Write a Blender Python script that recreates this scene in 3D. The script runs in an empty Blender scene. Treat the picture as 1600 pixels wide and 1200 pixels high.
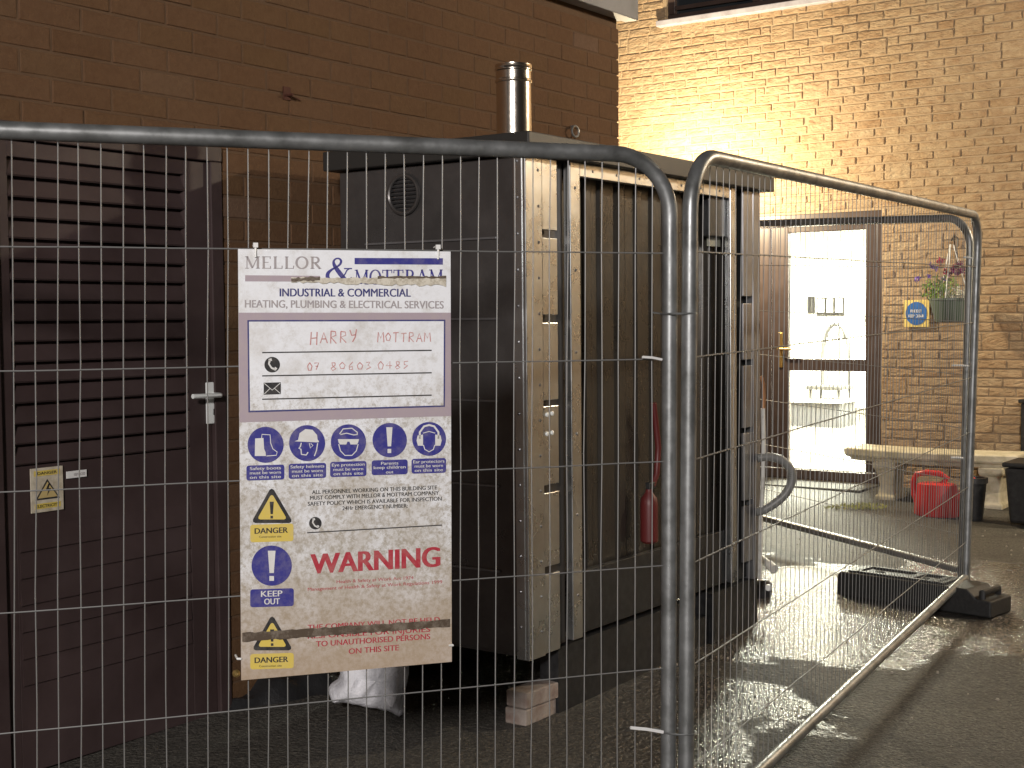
import bpy, math, random
from mathutils import Vector, Matrix
R = math.radians
random.seed(7)
C = bpy.context.scene.collection
SC = bpy.context.scene

# ------------------------------------------------------------------ camera
FPX = 2150.0
EYE = 1.65
PITCH, ROLL = R(2.743), R(-0.55)
cd = bpy.data.cameras.new('camera'); cam = bpy.data.objects.new('camera', cd); C.objects.link(cam)
cd.sensor_width = 36; cd.lens = FPX / 1600 * 36; cd.clip_start = 0.05; cd.clip_end = 400
CM = Matrix.Translation((0, 0, EYE)) @ Matrix.Rotation(R(90) - PITCH, 4, 'X') @ Matrix.Rotation(ROLL, 4, 'Z')
cam.matrix_world = CM
SC.camera = cam
SC.render.resolution_x, SC.render.resolution_y = 1024, 768

# ------------------------------------------------------------------ night sky and exposure
w = bpy.data.worlds.new('World'); SC.world = w; w.use_nodes = True
bg = w.node_tree.nodes['Background']; bg.inputs[0].default_value = (0.60, 0.50, 0.45, 1); bg.inputs[1].default_value = 0.022
SC.view_settings.view_transform = 'Standard'; SC.view_settings.look = 'None'
SC.view_settings.exposure = 0.0; SC.view_settings.gamma = 1
SC.render.engine = 'CYCLES'

# ------------------------------------------------------------------ geometry of the place
CAMP = Vector((0, 0, EYE)); M3 = CM.to_3x3()
def ray(px, py): return M3 @ Vector(((px - 800) / FPX, -(py - 600) / FPX, -1))
def at(px, py, D):                       # a point at distance D ahead
    r = ray(px, py); return CAMP + r * (D / r.y)
def hit(px, py, P, n):
    r = ray(px, py); n = Vector(n); return CAMP + r * ((Vector(P) - CAMP).dot(n) / r.dot(n))
GS = 0.0235
def gz(x, y): return -0.08 + GS * y
def ground(px, py):
    return hit(px, py, (0, 0, -0.08), (0, -GS, 1))
AN = R(35.4)
d1 = Vector((math.sin(AN), math.cos(AN), 0)); n1 = Vector((math.cos(AN), -math.sin(AN), 0))
d2 = n1.copy(); n2 = -d1
UP = Vector((0, 0, 1))
class Fr:
    def __init__(s, o, a, b, c=UP): s.o = Vector(o); s.a = Vector(a); s.b = Vector(b); s.c = Vector(c)
    def __call__(s, a, b, c): return s.o + s.a * a + s.b * b + s.c * c
    def px(s, px, py, b=0):              # (a, c) of a photo point on the plane at offset b
        p = hit(px, py, s.o + s.b * b, s.b) - s.o
        return p.dot(s.a), p.dot(s.c)
W1 = Fr((-1.173, 5.607, 0), d1, n1)      # dark wall, a=0 at the louvred door's right edge
W2 = Fr((3.126, 11.69, 0), d2, n2)       # lit wall, a=0 at the glazed door's right edge
KF = Fr((0.0565, 5.28, 0), d1, n1)       # plant cabinet: a along its front, b out of its front
WORLD = Fr((0, 0, 0), (1, 0, 0), (0, 1, 0))

# ------------------------------------------------------------------ lamps (unseen sources, inferred from the shadows and highlights)
def lamp(name, kind, loc, power, col, size=0.1, aim=None):
    l = bpy.data.lights.new(name, kind); l.energy = power; l.color = col
    if kind == 'AREA': l.size = size
    else: l.shadow_soft_size = size
    o = bpy.data.objects.new(name, l); C.objects.link(o); o.location = loc
    if aim is not None: o.rotation_euler = (Vector(aim) - Vector(loc)).to_track_quat('-Z', 'Y').to_euler()
    return o
LB = 1.0
LA, LC = W2.px(1022, 288, LB)
LAMP1 = W2(LA, LB, LC)
lamp('wall_lamp_light', 'POINT', LAMP1, 500, (1.0, 0.83, 0.55), 0.05)
YA = 4.9
LAMP2 = W2(YA, 1.3, 4.3)
lamp('yard_lamp_light', 'POINT', LAMP2, 780, (1.0, 0.85, 0.63), 0.06)
lamp('street_lamp_light', 'AREA', (-1.6, -7.0, 4.6), 1180, (1.0, 0.94, 0.91), 0.80, (-0.1, 4.6, 0.9))

# ------------------------------------------------------------------ materials
def mat(name, col=(.5, .5, .5), rough=.6, metal=0, spec=.5, noise=None, bump=None, emit=None, coat=0, rnoise=None, alpha=None, trans=0):
    """noise=(scale, colour2, lo, hi[, detail]); bump=(scale, strength, dist)"""
    m = bpy.data.materials.new(name); m.use_nodes = True
    nt = m.node_tree; N = nt.nodes; L = nt.links; b = N['Principled BSDF']
    b.inputs['Base Color'].default_value = (*col, 1); b.inputs['Roughness'].default_value = rough
    b.inputs['Metallic'].default_value = metal; b.inputs['Specular IOR Level'].default_value = spec
    b.inputs['Coat Weight'].default_value = coat
    b.inputs['Transmission Weight'].default_value = trans
    tc = N.new('ShaderNodeNewGeometry')
    def nz(scale, detail=6, rg=.6):
        n = N.new('ShaderNodeTexNoise'); n.inputs['Scale'].default_value = scale; n.inputs['Detail'].default_value = detail
        n.inputs['Roughness'].default_value = rg
        L.new(tc.outputs['Position'], n.inputs['Vector']); return n
    if noise:
        n = nz(noise[0]); r = N.new('ShaderNodeMapRange'); r.inputs[1].default_value = noise[2]; r.inputs[2].default_value = noise[3]
        L.new(n.outputs[0], r.inputs[0]); x = N.new('ShaderNodeMix'); x.data_type = 'RGBA'
        x.inputs[6].default_value = (*col, 1); x.inputs[7].default_value = (*noise[1], 1)
        L.new(r.outputs[0], x.inputs[0]); L.new(x.outputs[2], b.inputs['Base Color'])
    if rnoise:
        n = nz(rnoise[0]); r = N.new('ShaderNodeMapRange'); r.inputs[1].default_value = .3; r.inputs[2].default_value = .7
        r.inputs[3].default_value = rnoise[1]; r.inputs[4].default_value = rnoise[2]
        L.new(n.outputs[0], r.inputs[0]); L.new(r.outputs[0], b.inputs['Roughness'])
    if bump:
        n = nz(bump[0], 8, .65); bp = N.new('ShaderNodeBump'); bp.inputs['Strength'].default_value = bump[1]; bp.inputs['Distance'].default_value = bump[2]
        L.new(n.outputs[0], bp.inputs['Height']); L.new(bp.outputs[0], b.inputs['Normal'])
    if emit:
        b.inputs['Emission Color'].default_value = (*emit[0], 1); b.inputs['Emission Strength'].default_value = emit[1]
    return m

def brick_mat(name, cols, bump_d, rough=.9, stretch=1.0, scale=60, mott=.5, yaw=0.0):
    m = bpy.data.materials.new(name); m.use_nodes = True
    nt = m.node_tree; N = nt.nodes; L = nt.links; b = N['Principled BSDF']
    b.inputs['Roughness'].default_value = rough; b.inputs['Specular IOR Level'].default_value = .3
    at_ = N.new('ShaderNodeAttribute'); at_.attribute_name = 'tone'
    cr = N.new('ShaderNodeValToRGB'); cr.color_ramp.interpolation = 'LINEAR'
    while len(cr.color_ramp.elements) < len(cols): cr.color_ramp.elements.new(.5)
    for i, c in enumerate(cols):
        cr.color_ramp.elements[i].position = i / (len(cols) - 1); cr.color_ramp.elements[i].color = (*c, 1)
    L.new(at_.outputs['Fac'], cr.inputs[0])
    g = N.new('ShaderNodeNewGeometry')
    m1 = N.new('ShaderNodeMapping'); m1.inputs['Rotation'].default_value = (0, 0, yaw); L.new(g.outputs['Position'], m1.inputs[0])
    m2 = N.new('ShaderNodeMapping'); m2.inputs['Scale'].default_value = (stretch, 1, 1); L.new(m1.outputs[0], m2.inputs[0])
    def nz(sc, det, rg, src):
        n = N.new('ShaderNodeTexNoise'); n.inputs['Scale'].default_value = sc; n.inputs['Detail'].default_value = det; n.inputs['Roughness'].default_value = rg
        L.new(src, n.inputs['Vector']); return n.outputs[0]
    def mr(x, a, b_, c, d):
        r = N.new('ShaderNodeMapRange'); L.new(x, r.inputs[0])
        for i, q in enumerate((a, b_, c, d)): r.inputs[i + 1].default_value = q
        return r.outputs[0]
    def mul(fac, a, col):
        mx = N.new('ShaderNodeMix'); mx.data_type = 'RGBA'; mx.blend_type = 'MULTIPLY'; mx.inputs[7].default_value = (*col, 1)
        L.new(fac, mx.inputs[0]); L.new(a, mx.inputs[6]); return mx.outputs[2]
    c = mul(mr(nz(scale * .5, 8, .7, m2.outputs[0]), .38, .68, 0, mott), cr.outputs[0], (.60, .47, .38))
    c = mul(mr(nz(1.1, 5, .6, g.outputs['Position']), .38, .68, 0, .45), c, (.72, .66, .60))
    L.new(c, b.inputs['Base Color'])
    bp = N.new('ShaderNodeBump'); bp.inputs['Strength'].default_value = 1; bp.inputs['Distance'].default_value = bump_d
    L.new(nz(scale, 5, .62, m2.outputs[0]), bp.inputs['Height']); L.new(bp.outputs[0], b.inputs['Normal'])
    return m

M = {}
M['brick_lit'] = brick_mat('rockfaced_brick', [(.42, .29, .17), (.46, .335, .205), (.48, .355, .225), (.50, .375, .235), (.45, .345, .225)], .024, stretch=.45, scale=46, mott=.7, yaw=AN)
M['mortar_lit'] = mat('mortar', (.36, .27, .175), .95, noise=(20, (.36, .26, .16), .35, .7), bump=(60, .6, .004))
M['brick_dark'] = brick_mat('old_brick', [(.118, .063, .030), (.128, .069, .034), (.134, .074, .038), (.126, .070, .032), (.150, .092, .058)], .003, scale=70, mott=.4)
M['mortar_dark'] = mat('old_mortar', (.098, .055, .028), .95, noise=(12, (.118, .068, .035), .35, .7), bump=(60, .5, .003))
M['galv'] = mat('galvanised_steel', (.31, .32, .32), .40, .7, rnoise=(25, .3, .55), noise=(9, (.16, .165, .16), .4, .7), bump=(180, .15, .0006))
M['wire'] = mat('galvanised_wire', (.21, .21, .205), .5, .3)
M['steel'] = mat('brushed_steel', (.58, .60, .60), .35, .95, rnoise=(8, .22, .38), noise=(6, (.50, .49, .46), .45, .8))
M['steel_dull'] = mat('dull_steel', (.33, .33, .34), .38, .8, rnoise=(5, .28, .5), noise=(3, (.2, .2, .21), .4, .7))
M['chrome'] = mat('polished_flue_steel', (.78, .70, .60), .22, 1, bump=(6, .25, .01))
M['panel_dark'] = mat('dark_grey_coated_steel', (.13, .122, .118), .30, .75, rnoise=(4, .22, .45), bump=(2.2, .25, .02), noise=(5, (.18, .17, .165), .4, .7))
M['panel_back'] = mat('ribbed_dark_sheet', (.034, .030, .025), .42, .0, rnoise=(4, .2, .45), bump=(3, .2, .02))
M['black'] = mat('black_plastic', (.014, .014, .015), .45, noise=(30, (.03, .03, .03), .4, .7), bump=(40, .2, .003))
M['black_recycled'] = mat('recycled_black_rubber', (.010, .010, .010), .6, noise=(60, (.02, .019, .018), .45, .7), bump=(90, .5, .004))
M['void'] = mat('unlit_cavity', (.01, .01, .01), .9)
M['door_brown'] = mat('dark_maroon_paint', (.040, .024, .023), .6, noise=(2.5, (.062, .040, .039), .42, .68), rnoise=(6, .5, .7), bump=(50, .08, .001))
M['frame_brown'] = mat('brown_upvc', (.060, .040, .034), .35, noise=(8, (.08, .056, .05), .4, .7))
M['brass'] = mat('brass', (.70, .48, .18), .3, .9)
M['silver'] = mat('satin_aluminium', (.85, .88, .86), .35, .05)
M['white'] = mat('white_plastic', (.78, .78, .76), .45)
M['white_dirty'] = mat('weathered_white_pipe', (.66, .65, .60), .5, noise=(20, (.4, .38, .32), .5, .7))
M['fascia'] = mat('weathered_fascia', (.24, .24, .25), .6, noise=(5, (.18, .18, .185), .4, .7))
M['sill'] = mat('painted_sill', (.50, .48, .52), .5, noise=(8, (.36, .33, .36), .45, .7))
M['glass_dark'] = mat('dark_window_glass', (.03, .035, .04), .06, 0, spec=.8)
M['concrete'] = mat('cast_stone', (.62, .56, .42), .85, noise=(12, (.44, .39, .26), .4, .65), bump=(40, .5, .005))
M['red'] = mat('red_plastic', (.62, .030, .030), .38, bump=(20, .1, .003))
M['red_dark'] = mat('red_enamel', (.11, .016, .015), .45)
M['pot'] = mat('green_planter', (.085, .115, .085), .4)
M['leaf'] = mat('leaf', (.14, .24, .045), .55, noise=(40, (.24, .34, .07), .4, .7))
M['leaf_grey'] = mat('silver_leaf', (.50, .50, .42), .6)
M['leaf_dead'] = mat('low_weeds', (.20, .24, .07), .7, noise=(30, (.28, .25, .10), .4, .7))
M['pet_violet'] = mat('violet_petal', (.13, .055, .42), .6)
M['pet_red'] = mat('crimson_petal', (.34, .04, .08), .6)
M['pet_purple'] = mat('dark_purple_petal', (.14, .02, .08), .6)
M['sack'] = mat('white_woven_sack', (.88, .88, .92), .5, bump=(16, .8, .02), noise=(6, (.55, .55, .60), .5, .75))
M['loose_brick'] = mat('loose_brick', (.36, .31, .27), .9, noise=(18, (.24, .17, .14), .4, .7), bump=(70, .6, .004))
M['hose'] = mat('grey_hose', (.20, .20, .19), .4)
M['copper'] = mat('copper_pipe', (.72, .38, .2), .35, .8)
M['sheet'] = mat('black_polythene', (.018, .018, .019), .34, bump=(7, .5, .02))
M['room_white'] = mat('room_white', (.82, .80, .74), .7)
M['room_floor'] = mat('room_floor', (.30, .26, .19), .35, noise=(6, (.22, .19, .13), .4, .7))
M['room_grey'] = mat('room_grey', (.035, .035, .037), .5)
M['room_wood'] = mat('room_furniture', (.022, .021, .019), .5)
M['glow'] = mat('lit_diffuser', (.9, .9, .9), .5, emit=((1, .88, .6), 30))
M['glow_room'] = mat('lit_ceiling_panel', (.9, .9, .9), .5, emit=((1, .96, .84), 70))
# clear door glass
g = bpy.data.materials.new('door_glass'); g.use_nodes = True; nt = g.node_tree; nt.nodes.clear()
o_ = nt.nodes.new('ShaderNodeOutputMaterial'); tr = nt.nodes.new('ShaderNodeBsdfTransparent'); gl = nt.nodes.new('ShaderNodeBsdfGlossy'); gl.inputs['Roughness'].default_value = .03
fr = nt.nodes.new('ShaderNodeFresnel'); mx = nt.nodes.new('ShaderNodeMixShader'); tr.inputs[0].default_value = (.93, .96, .94, 1)
nt.links.new(fr.outputs[0], mx.inputs[0]); nt.links.new(tr.outputs[0], mx.inputs[1]); nt.links.new(gl.outputs[0], mx.inputs[2]); nt.links.new(mx.outputs[0], o_.inputs[0])
M['glass'] = g

# ------------------------------------------------------------------ mesh helpers
class MB:
    def __init__(s): s.v = []; s.f = []; s.tone = []
    def add(s, vs, fs):
        k = len(s.v); s.v += [tuple(v) for v in vs]; s.f += [tuple(i + k for i in f) for f in fs]; return s
    def box(s, F, a0, a1, b0, b1, c0, c1):
        vs = [F(a, b, c) for a in (a0, a1) for b in (b0, b1) for c in (c0, c1)]
        return s.add(vs, [(0, 1, 3, 2), (4, 6, 7, 5), (0, 4, 5, 1), (2, 3, 7, 6), (0, 2, 6, 4), (1, 5, 7, 3)])
    def tube(s, pts, r, n=10, closed=False, cap=True):
        pts = [Vector(p) for p in pts]; N_ = len(pts); rs = r if isinstance(r, (list, tuple)) else [r] * N_
        tang = []
        for i in range(N_):
            a = pts[(i - 1) % N_] if (i > 0 or closed) else pts[i]
            b = pts[(i + 1) % N_] if (i < N_ - 1 or closed) else pts[i]
            tang.append((b - a).normalized())
        u = tang[0].orthogonal().normalized(); vs = []; fs = []
        for i in range(N_):
            t = tang[i]; u = (u - t * u.dot(t)); u = u.normalized() if u.length > 1e-6 else t.orthogonal().normalized()
            v = t.cross(u)
            for k in range(n):
                an = 2 * math.pi * k / n; vs.append(pts[i] + (u * math.cos(an) + v * math.sin(an)) * rs[i])
        m = N_ if closed else N_ - 1
        for i in range(m):
            for k in range(n):
                j = (i + 1) % N_
                fs.append((i * n + k, i * n + (k + 1) % n, j * n + (k + 1) % n, j * n + k))
        if cap and not closed:
            fs.append(tuple(range(n))[::-1]); fs.append(tuple((N_ - 1) * n + k for k in range(n)))
        return s.add(vs, fs)
    def lathe(s, F, prof, n=24, sx=1, sy=1):     # prof [(r, c)]
        vs = []; fs = []
        for r, c in prof:
            for k in range(n):
                an = 2 * math.pi * k / n; vs.append(F(r * sx * math.cos(an), r * sy * math.sin(an), c))
        for i in range(len(prof) - 1):
            for k in range(n):
                fs.append((i * n + k, i * n + (k + 1) % n, (i + 1) * n + (k + 1) % n, (i + 1) * n + k))
        fs.append(tuple(range(n))[::-1]); fs.append(tuple((len(prof) - 1) * n + k for k in range(n)))
        return s.add(vs, fs)
    def prism(s, F, poly, c0, c1):               # polygon in a,b extruded along c
        n = len(poly); vs = [F(a, b, c0) for a, b in poly] + [F(a, b, c1) for a, b in poly]
        fs = [tuple(range(n))[::-1], tuple(range(n, 2 * n))] + [(i, (i + 1) % n, n + (i + 1) % n, n + i) for i in range(n)]
        return s.add(vs, fs)
    def build(s, name, m, parent=None, smooth=False, bevel=0, seg=2):
        me = bpy.data.meshes.new(name)
        off = Vector(parent.matrix_world_loc) if False else (WL[parent.name] if parent else None)
        if parent is None:
            off = sum((Vector(v) for v in s.v), Vector()) / max(1, len(s.v)); off.z = min(v[2] for v in s.v)
        me.from_pydata([tuple(Vector(v) - off) for v in s.v], [], s.f)
        if s.tone:
            a = me.attributes.new('tone', 'FLOAT', 'FACE'); a.data.foreach_set('value', s.tone)
        me.materials.append(m if not isinstance(m, str) else M[m])
        if smooth:
            me.polygons.foreach_set('use_smooth', [True] * len(me.polygons))
            try: me.set_sharp_from_angle(angle=R(40))
            except Exception: pass
        me.update()
        o = bpy.data.objects.new(name, me); C.objects.link(o)
        if parent:
            o.parent = parent; WL[o.name] = off.copy()
        else: o.location = off; WL[o.name] = off.copy()
        if bevel:
            b = o.modifiers.new('bevel', 'BEVEL'); b.width = bevel; b.segments = seg; b.limit_method = 'ANGLE'; b.angle_limit = R(35)
        return o
WL = {}
def thing(name, loc, label, cat, group=None):
    o = bpy.data.objects.new(name, None); C.objects.link(o); o.location = loc; o.empty_display_size = .1
    o['label'] = label; o['category'] = cat
    if group: o['group'] = group
    WL[o.name] = Vector(loc); return o
def tag(o, label, cat, group=None):
    o['label'] = label; o['category'] = cat
    if group: o['group'] = group
    return o

# ------------------------------------------------------------------ ground
gm = bpy.data.materials.new('asphalt'); gm.use_nodes = True
nt = gm.node_tree; N = nt.nodes; L = nt.links; b = N['Principled BSDF']
geo = N.new('ShaderNodeNewGeometry'); sep = N.new('ShaderNodeSeparateXYZ'); L.new(geo.outputs['Position'], sep.inputs[0])
def nz(scale, detail=6, rg=.6, dist=0):
    n = N.new('ShaderNodeTexNoise'); n.inputs['Scale'].default_value = scale; n.inputs['Detail'].default_value = detail
    n.inputs['Roughness'].default_value = rg; n.inputs['Distortion'].default_value = dist
    L.new(geo.outputs['Position'], n.inputs['Vector']); return n.outputs[0]
def mth(op, a, b_=None, clamp=False):
    n = N.new('ShaderNodeMath'); n.operation = op; n.use_clamp = clamp
    for i, x in enumerate((a, b_)):
        if x is None: continue
        if isinstance(x, (int, float)): n.inputs[i].default_value = x
        else: L.new(x, n.inputs[i])
    return n.outputs[0]
def mixc(fac, a, b_):
    n = N.new('ShaderNodeMix'); n.data_type = 'RGBA'
    if isinstance(fac, (int, float)): n.inputs[0].default_value = fac
    else: L.new(fac, n.inputs[0])
    for i, x in ((6, a), (7, b_)):
        if isinstance(x, tuple): n.inputs[i].default_value = (*x, 1)
        else: L.new(x, n.inputs[i])
    return n.outputs[2]
def maprange(x, a, b_, c, d):
    n = N.new('ShaderNodeMapRange'); L.new(x, n.inputs[0])
    for i, q in enumerate((a, b_, c, d)): n.inputs[i + 1].default_value = q
    return n.outputs[0]
X_, Y_ = sep.outputs[0], sep.outputs[1]
f = mth('MINIMUM', mth('SUBTRACT', 8.5, Y_), mth('MAXIMUM', mth('SUBTRACT', Y_, 6.15), mth('SUBTRACT', 1.05, X_)))
f = mth('MULTIPLY', f, 1.15)
wob = mth('MULTIPLY', mth('SUBTRACT', nz(1.6, 5, .6, .6), .5), 2.6)
wet = maprange(mth('ADD', f, wob), -.05, .10, 0, 1)
wet = mth('MULTIPLY', wet, maprange(mth('ADD', X_, mth('MULTIPLY', wob, .15)), .25, .65, .12, 1))
pud = maprange(mth('ADD', mth('MULTIPLY', f, .12), nz(2.3, 6, .6, .8)), .58, .70, 0, 1)
pud = mth('MULTIPLY', wet, pud)
base = mixc(maprange(nz(.9, 6, .6), .35, .7, 0, 1), (.085, .078, .062), (.050, .046, .040))
base = mixc(maprange(nz(75, 3, .7), .50, .66, 0, .8), base, (.17, .155, .13))
base = mixc(maprange(nz(48, 3, .7), .50, .64, 0, .75), base, (.022, .020, .017))
base = mixc(maprange(nz(2.2, 7, .7), .52, .66, 0, .6), base, (.032, .028, .023))
base = mixc(mth('MULTIPLY', wet, .7), base, (.022, .020, .018))
L.new(base, b.inputs['Base Color'])
rgh = mth('SUBTRACT', mth('SUBTRACT', .80, mth('MULTIPLY', wet, .54)), mth('MULTIPLY', pud, .10))
L.new(rgh, b.inputs['Roughness'])
L.new(mth('ADD', .5, mth('MULTIPLY', wet, .5)), b.inputs['Specular IOR Level'])
L.new(mth('MULTIPLY', wet, .9), b.inputs['Coat Weight']); b.inputs['Coat Roughness'].default_value = .16; b.inputs['Coat IOR'].default_value = 1.7
vor = N.new('ShaderNodeTexVoronoi'); vor.inputs['Scale'].default_value = 75; L.new(geo.outputs['Position'], vor.inputs['Vector'])
hgt = mth('ADD', mth('MULTIPLY', vor.outputs['Distance'], .006), mth('MULTIPLY', nz(46, 4, .7), .016))
gr = mth('MULTIPLY', mth('POWER', mth('ABSOLUTE', mth('SUBTRACT', nz(19, 3, .55), .5)), .8), .055)
hgt = mth('ADD', hgt, mth('MULTIPLY', gr, mth('ADD', mth('MULTIPLY', wet, .9), .35)))
hgt = mth('ADD', hgt, mth('MULTIPLY', nz(7, 3, .5), .010))
bp = N.new('ShaderNodeBump'); bp.inputs['Distance'].default_value = 1.0
L.new(hgt, bp.inputs['Height']); L.new(mth('SUBTRACT', 1.0, mth('MULTIPLY', pud, .30)), bp.inputs['Strength'])
L.new(bp.outputs[0], b.inputs['Normal'])
bp2 = N.new('ShaderNodeBump'); bp2.inputs['Distance'].default_value = 1.0; bp2.inputs['Strength'].default_value = .55
L.new(hgt, bp2.inputs['Height']); L.new(bp2.outputs[0], b.inputs['Coat Normal'])
g = MB(); n_ = 24
vs = []; fs = []
for i in range(n_ + 1):
    for j in range(n_ + 1):
        x = -30 + 60 * i / n_; y = -20 + 60 * j / n_; vs.append((x, y, gz(x, y)))
for i in range(n_):
    for j in range(n_): a = i * (n_ + 1) + j; fs.append((a, a + n_ + 1, a + n_ + 2, a + 1))
g.add(vs, fs); o = g.build('ground', gm); o['kind'] = 'structure'

# ------------------------------------------------------------------ brick walls
def intervals(a0, a1, opens, c):
    iv = [(a0, a1)]
    for oa, ob, oc, od in opens:
        if oc < c < od:
            nv = []
            for p, q in iv:
                if ob <= p or oa >= q: nv.append((p, q)); continue
                if oa > p: nv.append((p, oa))
                if ob < q: nv.append((ob, q))
            iv = nv
    return iv
def brickwork(F, a0, a1, c0, c1, opens, seed, relief, tallp=0.0, joint=.010, LN=.225, HT=.075, nx=5, nz_=3, edge=.006, inset=.007, lenvar=0.0):
    rng = random.Random(seed); mb = MB()
    def brick(p, q, r, s_):
        L_ = q - p; H = s_ - r
        if L_ < .03: return
        ks = max(2, int(nx * L_ / LN)); hs = nz_ if H < .1 else nz_ * 2
        A = [p] + [p + inset + (L_ - 2 * inset) * i / ks for i in range(ks + 1)] + [q]
        Cc = [r] + [r + inset + (H - 2 * inset) * i / hs for i in range(hs + 1)] + [s_]
        out = rng.uniform(-.5, 1) * relief * .45; tl = rng.uniform(-1, 1) * relief * .6; tv = rng.uniform(-1, 1) * relief * .5
        vs = []; na = len(A); nc = len(Cc)
        for i, a in enumerate(A):
            for j, c in enumerate(Cc):
                if i in (0, na - 1) or j in (0, nc - 1): bb = -edge * 1.6; ja = jc = 0
                else:
                    u = (i - 1) / ks - .5; v = (j - 1) / hs - .5
                    bb = out + tl * u + tv * v + rng.uniform(-.5, .5) * relief * .55 + relief * .3
                    ja = rng.uniform(-.3, .3) * inset; jc = rng.uniform(-.3, .3) * inset
                vs.append(F(a + ja, bb, c + jc))
        fs = [(i * nc + j, (i + 1) * nc + j, (i + 1) * nc + j + 1, i * nc + j + 1) for i in range(na - 1) for j in range(nc - 1)]
        mb.add(vs, fs); t = min(1, max(0, rng.gauss(.5, .2))); mb.tone += [t] * len(fs)
    rows = int((c1 - c0) / HT); skip = {}
    for k in range(rows):
        c = c0 + k * HT; cm = c + HT / 2
        for (p, q) in intervals(a0, a1, opens, cm):
            x = a0 - (k % 2) * LN / 2 - rng.uniform(0, .01)
            if lenvar: x -= rng.uniform(0, LN * .4)
            while x < q:
                ln = LN * (1 + rng.uniform(-lenvar, lenvar)); u0 = max(p, x) + joint / 2; u1 = min(q, x + ln) - joint / 2; x += ln
                if u1 <= u0: continue
                # cut out what a taller block in the row below already covers
                segs = [(u0, u1)]
                for (s0, s1) in skip.get(k, []):
                    ns = []
                    for a, b_ in segs:
                        if s1 <= a or s0 >= b_: ns.append((a, b_)); continue
                        if s0 - a > .04: ns.append((a, s0 - joint))
                        if b_ - s1 > .04: ns.append((s1 + joint, b_))
                    segs = ns
                for a, b_ in segs:
                    tall = rng.random() < tallp and k < rows - 1 and (b_ - a) > .1 and len(intervals(a, b_, opens, cm + HT)) == 1 and intervals(a, b_, opens, cm + HT)[0] == (a, b_) and not any(not (s1 <= a or s0 >= b_) for s0, s1 in skip.get(k + 1, []))
                    if tall: skip.setdefault(k + 1, []).append((a, b_))
                    brick(a, b_, c + joint / 2, c + HT * (2 if tall else 1) - joint / 2)
    return mb
def backing(F, a0, a1, c0, c1, opens, bf, bk):
    As = sorted({a0, a1, *[x for o in opens for x in o[:2]]}); Cs = sorted({c0, c1, *[x for o in opens for x in o[2:]]})
    As = [x for x in As if a0 <= x <= a1]; Cs = [x for x in Cs if c0 <= x <= c1]
    mb = MB()
    for i in range(len(As) - 1):
        j = 0
        while j < len(Cs) - 1:
            am = (As[i] + As[i + 1]) / 2
            def op(j): cm = (Cs[j] + Cs[j + 1]) / 2; return any(o[0] < am < o[1] and o[2] < cm < o[3] for o in opens)
            if op(j): j += 1; continue
            e = j
            while e + 1 < len(Cs) - 1 and not op(e + 1): e += 1
            mb.box(F, As[i], As[i + 1], bk, bf, Cs[j], Cs[e + 1]); j = e + 1
    return mb

# --- lit building behind (W2)
bld2 = thing('brick_building', W2(0, 0, gz(3.1, 11.7)), 'tall lamplit building of rough tan brick with a glazed brown door, behind the fences', 'building')
dl = W2.px(1150, 500)[0]; dr = W2.px(1377, 500)[0]
dtop = W2.px(1376, 328)[1]; dbot = W2.px(1376, 752)[1]
wl = W2.px(1041, 30)[0]; wr = W2.px(1330, 5)[0]; wb = W2.px(1041, 33)[1]
opens2 = [(dl, dr, dbot, dtop), (wl, wr, wb, wb + 1.25)]
brickwork(W2, -5.2, 9.0, -.3, 6.3, opens2, 3, .007, tallp=.03, lenvar=.05, joint=.009, edge=.0045).build('brickwork', 'brick_lit', bld2)
backing(W2, -5.3, 9.1, -.35, 6.35, opens2, -.006, -.28).build('wall', 'mortar_lit', bld2)
MB().box(W2, -5.5, 9.3, -7.2, .25, 6.36, 6.6).build('roof', 'fascia', bld2)

# upstairs window
win = MB()
for a, b_ in ((wl + .002, wl + .075), ((wl + wr) / 2 - .04, (wl + wr) / 2 + .04), (wr - .075, wr - .002)): win.box(W2, a, b_, -.10, -.03, wb + .062, wb + 1.19)
win.box(W2, wl + .002, wr - .002, -.102, -.028, wb + .002, wb + .06); win.box(W2, wl + .002, wr - .002, -.102, -.028, wb + 1.192, wb + 1.248)
wo = win.build('window', 'frame_brown', bld2, bevel=.006)
MB().box(W2, wl + .07, wr - .07, -.08, -.07, wb + .058, wb + 1.195).build('pane', 'glass_dark', wo)
MB().box(W2, wl - .07, wr + .05, -.14, .075, wb - .055, wb - .002).build('sill', 'sill', wo, bevel=.006)
MB().box(W2, wl + .08, (wl + wr) / 2 - .05, -.045, -.027, wb + .09, wb + .13).build('opening_sash', 'frame_brown', wo, bevel=.004)
# dark room behind the upstairs window
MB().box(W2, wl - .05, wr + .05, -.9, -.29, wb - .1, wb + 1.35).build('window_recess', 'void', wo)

# glazed double door: right leaf with two panes, left leaf beside it
door = thing('_d', W2(0, 0, 0), 'x', 'x'); C.objects.unlink(door); bpy.data.objects.remove(door)
fm = MB()
fm.box(W2, dl + .002, dl + .07, -.12, -.02, dbot + .062, dtop - .102)
fm.box(W2, dr - .05, dr - .002, -.12, -.02, dbot + .062, dtop - .102)
fm.box(W2, dl + .002, dr - .002, -.122, -.018, dtop - .10, dtop + .012)
fm.box(W2, dl + .002, dr - .002, -.122, .02, dbot - .02, dbot + .06)
dfo = fm.build('door_frame', 'frame_brown', bld2, bevel=.005)
gl0, gr0 = W2.px(1229, 500)[0], W2.px(1350, 500)[0]
ug, ub = W2.px(1290, 361)[1], W2.px(1290, 561)[1]; lg, lb = W2.px(1290, 580)[1], W2.px(1290, 738)[1]
lm = W2.px(1203, 500)[0]
lf = MB()
zt = dtop - .104; zb = dbot + .064
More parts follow.
